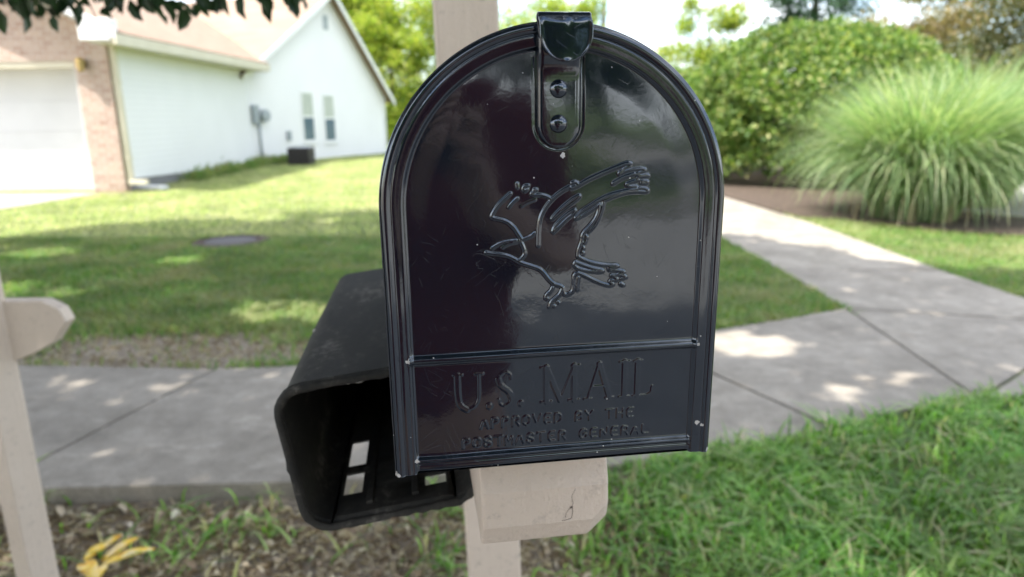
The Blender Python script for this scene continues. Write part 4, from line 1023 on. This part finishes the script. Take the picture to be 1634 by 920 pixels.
# straw and dead leaves on the bare soil
n = 11000; x = rng.uniform(-2.0, .9, n); y = rng.uniform(1.2, 2.17, n); k = rng.random(n) < np.clip(1.1-x*.8, .25, 1); x, y = x[k], y[k]
P = np.stack([x, y, gz(x, y)+.004+rng.random(len(x))*.008], 1)
nr_ = rng.normal(size=(len(P), 3))*np.array([1, 1, .12])
tag(link('dead_straw', leaves_mesh('dead_straw', P, .038, 2.5, 6.0, nr_), 'straw'), kind='stuff')
n = 650; x = rng.uniform(-2.0, .6, n); y = rng.uniform(1.2, 2.16, n); P = np.stack([x, y, gz(x, y)+.006+rng.random(n)*.01], 1)
tag(link('dead_leaves', leaves_mesh('dead_leaves', P, .045, 1.2, 1.9), 'straw'), kind='stuff')
n = 5000; x = rng.uniform(-4, -.6, n); y = rng.uniform(3.45, 4.3, n); P = np.stack([x, y, gz(x, y)+.004], 1); P = P[rng.random(n) < 1-worn(x, y)*.93]
tag(link('lawn_edge_litter', leaves_mesh('lawn_edge_litter', P, .03, 2.5, 5), 'straw'), kind='stuff')

# ------------------------------------------------------------------ fallen yellow leaf with five leaflets
MAT['yleaf'] = None
g = N('yellow_autumn_leaf'); g.col(g.ramp(g.noise(26, 3), [(.36, (.72, .34, .01)), (.50, (.88, .60, .02)), (.66, (.88, .68, .34))])); g.rough(.5); g.bump(g.noise(70, 4), .5, .004); MAT['yleaf'] = g.m
yl = empty('fallen_leaf', (-1.26, 1.82, -.045), 'fallen bright yellow leaf of several leaflets on green stem lying on the soil', 'leaf')
def leaflet(b, ang, L_, w_, lift, curl):
    m = MB(); n = 9
    for i in range(n):
        u = i/(n-1); ww = w_*.5*(math.sin(math.pi*min(1, u*.86+.10))**.7)*(1 if u < 1 else .1)
        c = Vector((b[0]+math.cos(ang)*L_*u, b[1]+math.sin(ang)*L_*u, b[2]+lift*.6*math.sin(u*2.4)+curl*u*u))
        s = Vector((-math.sin(ang), math.cos(ang), 0))
        m.v += [tuple(c-s*ww+Z(.35*ww)), tuple(c), tuple(c+s*ww+Z(.35*ww))]
    m.f = [(i*3+j, i*3+j+1, i*3+j+4, i*3+j+3) for i in range(n-1) for j in range(2)]; return m
bz = -.035
for (bx, by, ang, L_, w_, li, cu) in ((-1.318, 1.830, 1.0, .075, .042, .020, .005), (-1.300, 1.880, .95, .070, .032, .014, .012), (-1.262, 1.825, .95, .115, .036, .022, .010), (-1.252, 1.800, .42, .150, .040, .026, .006), (-1.315, 1.815, -.75, .10, .052, .016, 0), (-1.255, 1.800, -1.2, .09, .060, .02, 0)):
    o = leaflet((bx, by, bz), ang, L_, w_, li, cu).build('leaflet', 'yleaf', yl, True); s_ = o.modifiers.new('s', 'SOLIDIFY'); s_.thickness = .0008
m = MB(); m.tube([(-1.44, 1.87, -.045), (-1.37, 1.835, -.030), (-1.31, 1.815, -.033), (-1.25, 1.805, -.03)], [.0025, .0022, .002, .0012], 6); m.build('stem', 'grass', yl, True)

# ------------------------------------------------------------------ the person taking the picture (seen only as a reflection in the door)
def skin_fig(name, mat, chains, parent, sub=2):
    """chains: lists of (x, y, z, radius); points given twice are shared"""
    key = {}; V = []; Rr = []; E_ = []
    for ch in chains:
        p = None
        for (x, y, z, r_) in ch:
            kk = (round(x, 4), round(y, 4), round(z, 4))
            if kk not in key: key[kk] = len(V); V.append((x, y, z)); Rr.append(r_)
            if p is not None and p != key[kk]: E_.append((p, key[kk]))
            p = key[kk]
    me = bpy.data.meshes.new(name); me.from_pydata(V, E_, []); me.update()
    o = link(name, me, mat, parent)
    md = o.modifiers.new('skin', 'SKIN'); md.use_smooth_shade = True
    for i, sv in enumerate(me.skin_vertices[0].data):
        rr = Rr[i]; sv.radius = rr if hasattr(rr, '__len__') else (rr, rr); sv.use_root = (i == 0)
    sb_ = o.modifiers.new('sub', 'SUBSURF'); sb_.levels = sb_.render_levels = sub
    return o
PX, PY = .045, -.40; RZ = -.16
person = empty('person', (PX, PY, RZ), 'person in a maroon shirt and dark trousers holding up a phone to take the picture', 'person')
body_ch = [[(PX, PY, .80, .11), (PX, PY+.01, .95, .10), (PX, PY+.02, 1.10, (.145, .095)), (PX, PY+.01, 1.22, (.16, .105)), (PX, PY, 1.30, .07), (PX, PY+.02, 1.37, .052), (PX, PY+.04, 1.47, (.075, .09)), (PX, PY+.05, 1.56, (.07, .085))]]
for s, hand in ((-1, (-.135, -.030, 1.262)), (1, (.052, -.030, 1.255))):
    hx, hy, hz = hand
    body_ch.append([(PX, PY+.01, 1.22, (.16, .105)), (PX+s*.165, PY+.0, 1.25, .052), (PX+s*.225, PY+.06, 1.02, .043), (hx+s*.02, hy-.08, hz-.075, .028), (hx, hy-.02, hz-.02, .024)])
    body_ch.append([(PX, PY, .80, .13), (PX+s*.095, PY, .76, .085), (PX+s*.11, PY+.01, .34, .055), (PX+s*.12, PY-.02, -.06, .038), (PX+s*.13, PY+.09, -.115, .035)])
skin_fig('body', 'skin', body_ch, person)
sh_ch = [[(PX, PY, .78, (.19, .135)), (PX, PY+.01, .95, (.185, .13)), (PX, PY+.02, 1.10, (.185, .13)), (PX, PY+.01, 1.22, (.175, .118)), (PX, PY, 1.29, .075)]]
for s in (-1, 1): sh_ch.append([(PX, PY+.01, 1.22, (.175, .118)), (PX+s*.168, PY, 1.25, .068), (PX+s*.222, PY+.05, 1.05, .062)])
skin_fig('shirt', 'shirt', sh_ch, person)
tr = [[(PX, PY, .80, (.17, .125)), (PX, PY, .72, (.16, .12))]]
for s in (-1, 1): tr.append([(PX, PY, .72, (.16, .12)), (PX+s*.10, PY, .66, .098), (PX+s*.11, PY+.01, .34, .072), (PX+s*.12, PY-.02, -.04, .055)])
skin_fig('trousers', 'denim', tr, person)
for s in (-1, 1): skin_fig('shoe', 'sole', [[(PX+s*.12, PY-.04, -.115, .045), (PX+s*.125, PY+.06, -.12, .045), (PX+s*.13, PY+.15, -.13, .032)]], person)
# head details
hd = [[(PX, PY+.01, 1.52, .075), (PX, PY+.01, 1.58, .085), (PX, PY+.03, 1.62, .07)]]
skin_fig('hair', 'hair', hd, person)
m = MB(); m.tube([(PX, PY+.125, 1.51), (PX, PY+.155, 1.485), (PX, PY+.13, 1.475)], [.006, .013, .008], 8); m.build('nose', 'skin', person, True)
for s in (-1, 1):
    m = MB(); m.tube([(PX+s*.075, PY+.045, 1.53), (PX+s*.085, PY+.03, 1.51), (PX+s*.076, PY+.045, 1.47)], [.006, .014, .006], 8); m.build('ear', 'skin', person, True)
    m = MB(); m.tube([(PX+s*.03, PY+.118, 1.522), (PX+s*.03, PY+.133, 1.522)], [.012, .006], 10); m.build('eye', 'white', person, True)
m = MB(); m.tube([(PX-.024, PY+.124, 1.445), (PX, PY+.135, 1.443), (PX+.024, PY+.124, 1.445)], [.003, .006, .003], 8); m.build('mouth', 'shirt', person, True)
# fingers closing on the phone
for s, (hx, hy, hz) in ((-1, (-.135, -.030, 1.262)), (1, (.052, -.030, 1.255))):
    for q, L_ in enumerate((.036, .042, .040, .032)):
        z = hz+.028-.017*q; x = hx-s*.0
        skin_fig('finger', 'skin', [[(hx, hy-.016, hz-.006-.006*q, .011), (hx+s*.006, hy+.006, z, .009), (hx-s*.006, hy+.020, z+.002, .008), (hx-s*(.006+L_*.6), hy+.0245, z+.003, .007)]], person, 1)
    skin_fig('thumb', 'skin', [[(hx, hy-.018, hz-.01, .012), (hx-s*.012, hy-.008, hz+.012, .010), (hx-s*.038, hy-.002, hz+.020, .0085)]], person, 1)
ph = MB(); ph.box((-.042, -.016, 1.262), (.165, .008, .075)); pho = ph.build('phone', 'phone', None, bevel=.003)
tag(pho, 'slim black phone held in both hands of the person', 'phone')

# ------------------------------------------------------------------ across the road (mirrored in the door)
for x_, lab in ((-12, 'large dense tree at the left end of the row across the road'), (-2, 'large dense tree in the middle left of the row across the road'), (9, 'large dense tree in the middle right of the row across the road'), (20, 'large dense tree at the right end of the row across the road')):
    tree('large_tree', lab, (x_, -32, 0), (x_, -32, 10), .35, [((x_, -32, 7.5), (6, 3, 5)), ((x_+3, -32, 12), (4.5, 3, 3.5)), ((x_-4, -32, 11), (4.5, 3, 4)), ((x_+5, -31, 5), (3.5, 3, 4.5))], 14000, .42, 'green', group='trees across the road')
tree('leafy_tree', 'broad green tree standing across the road behind the person', (3.4, -13, 0), (3.4, -13, 6), .2, [((3.4, -13, 4.4), (2.4, 2, 2.2)), ((2.0, -13, 6.2), (2.4, 2, 2)), ((5.2, -14, 5.8), (2, 2, 1.8))], 9000, .24, 'green', group='trees across the road')
tree('leafy_tree', 'tall green tree further back across the road', (-3, -18, 0), (-3, -18, 7), .22, [((-3, -18, 5), (3.6, 2.5, 3.2)), ((-6.5, -18, 4.5), (3, 2.5, 2.8))], 9000, .28, 'green', group='trees across the road')
tree('leafy_tree', 'green tree beside the driveway across the road', (15, -17, 0), (15, -17, 7), .22, [((15, -17, 5), (3.6, 2.5, 3.2)), ((18, -18, 4.5), (3, 2.5, 2.8))], 9000, .28, 'green', group='trees across the road')
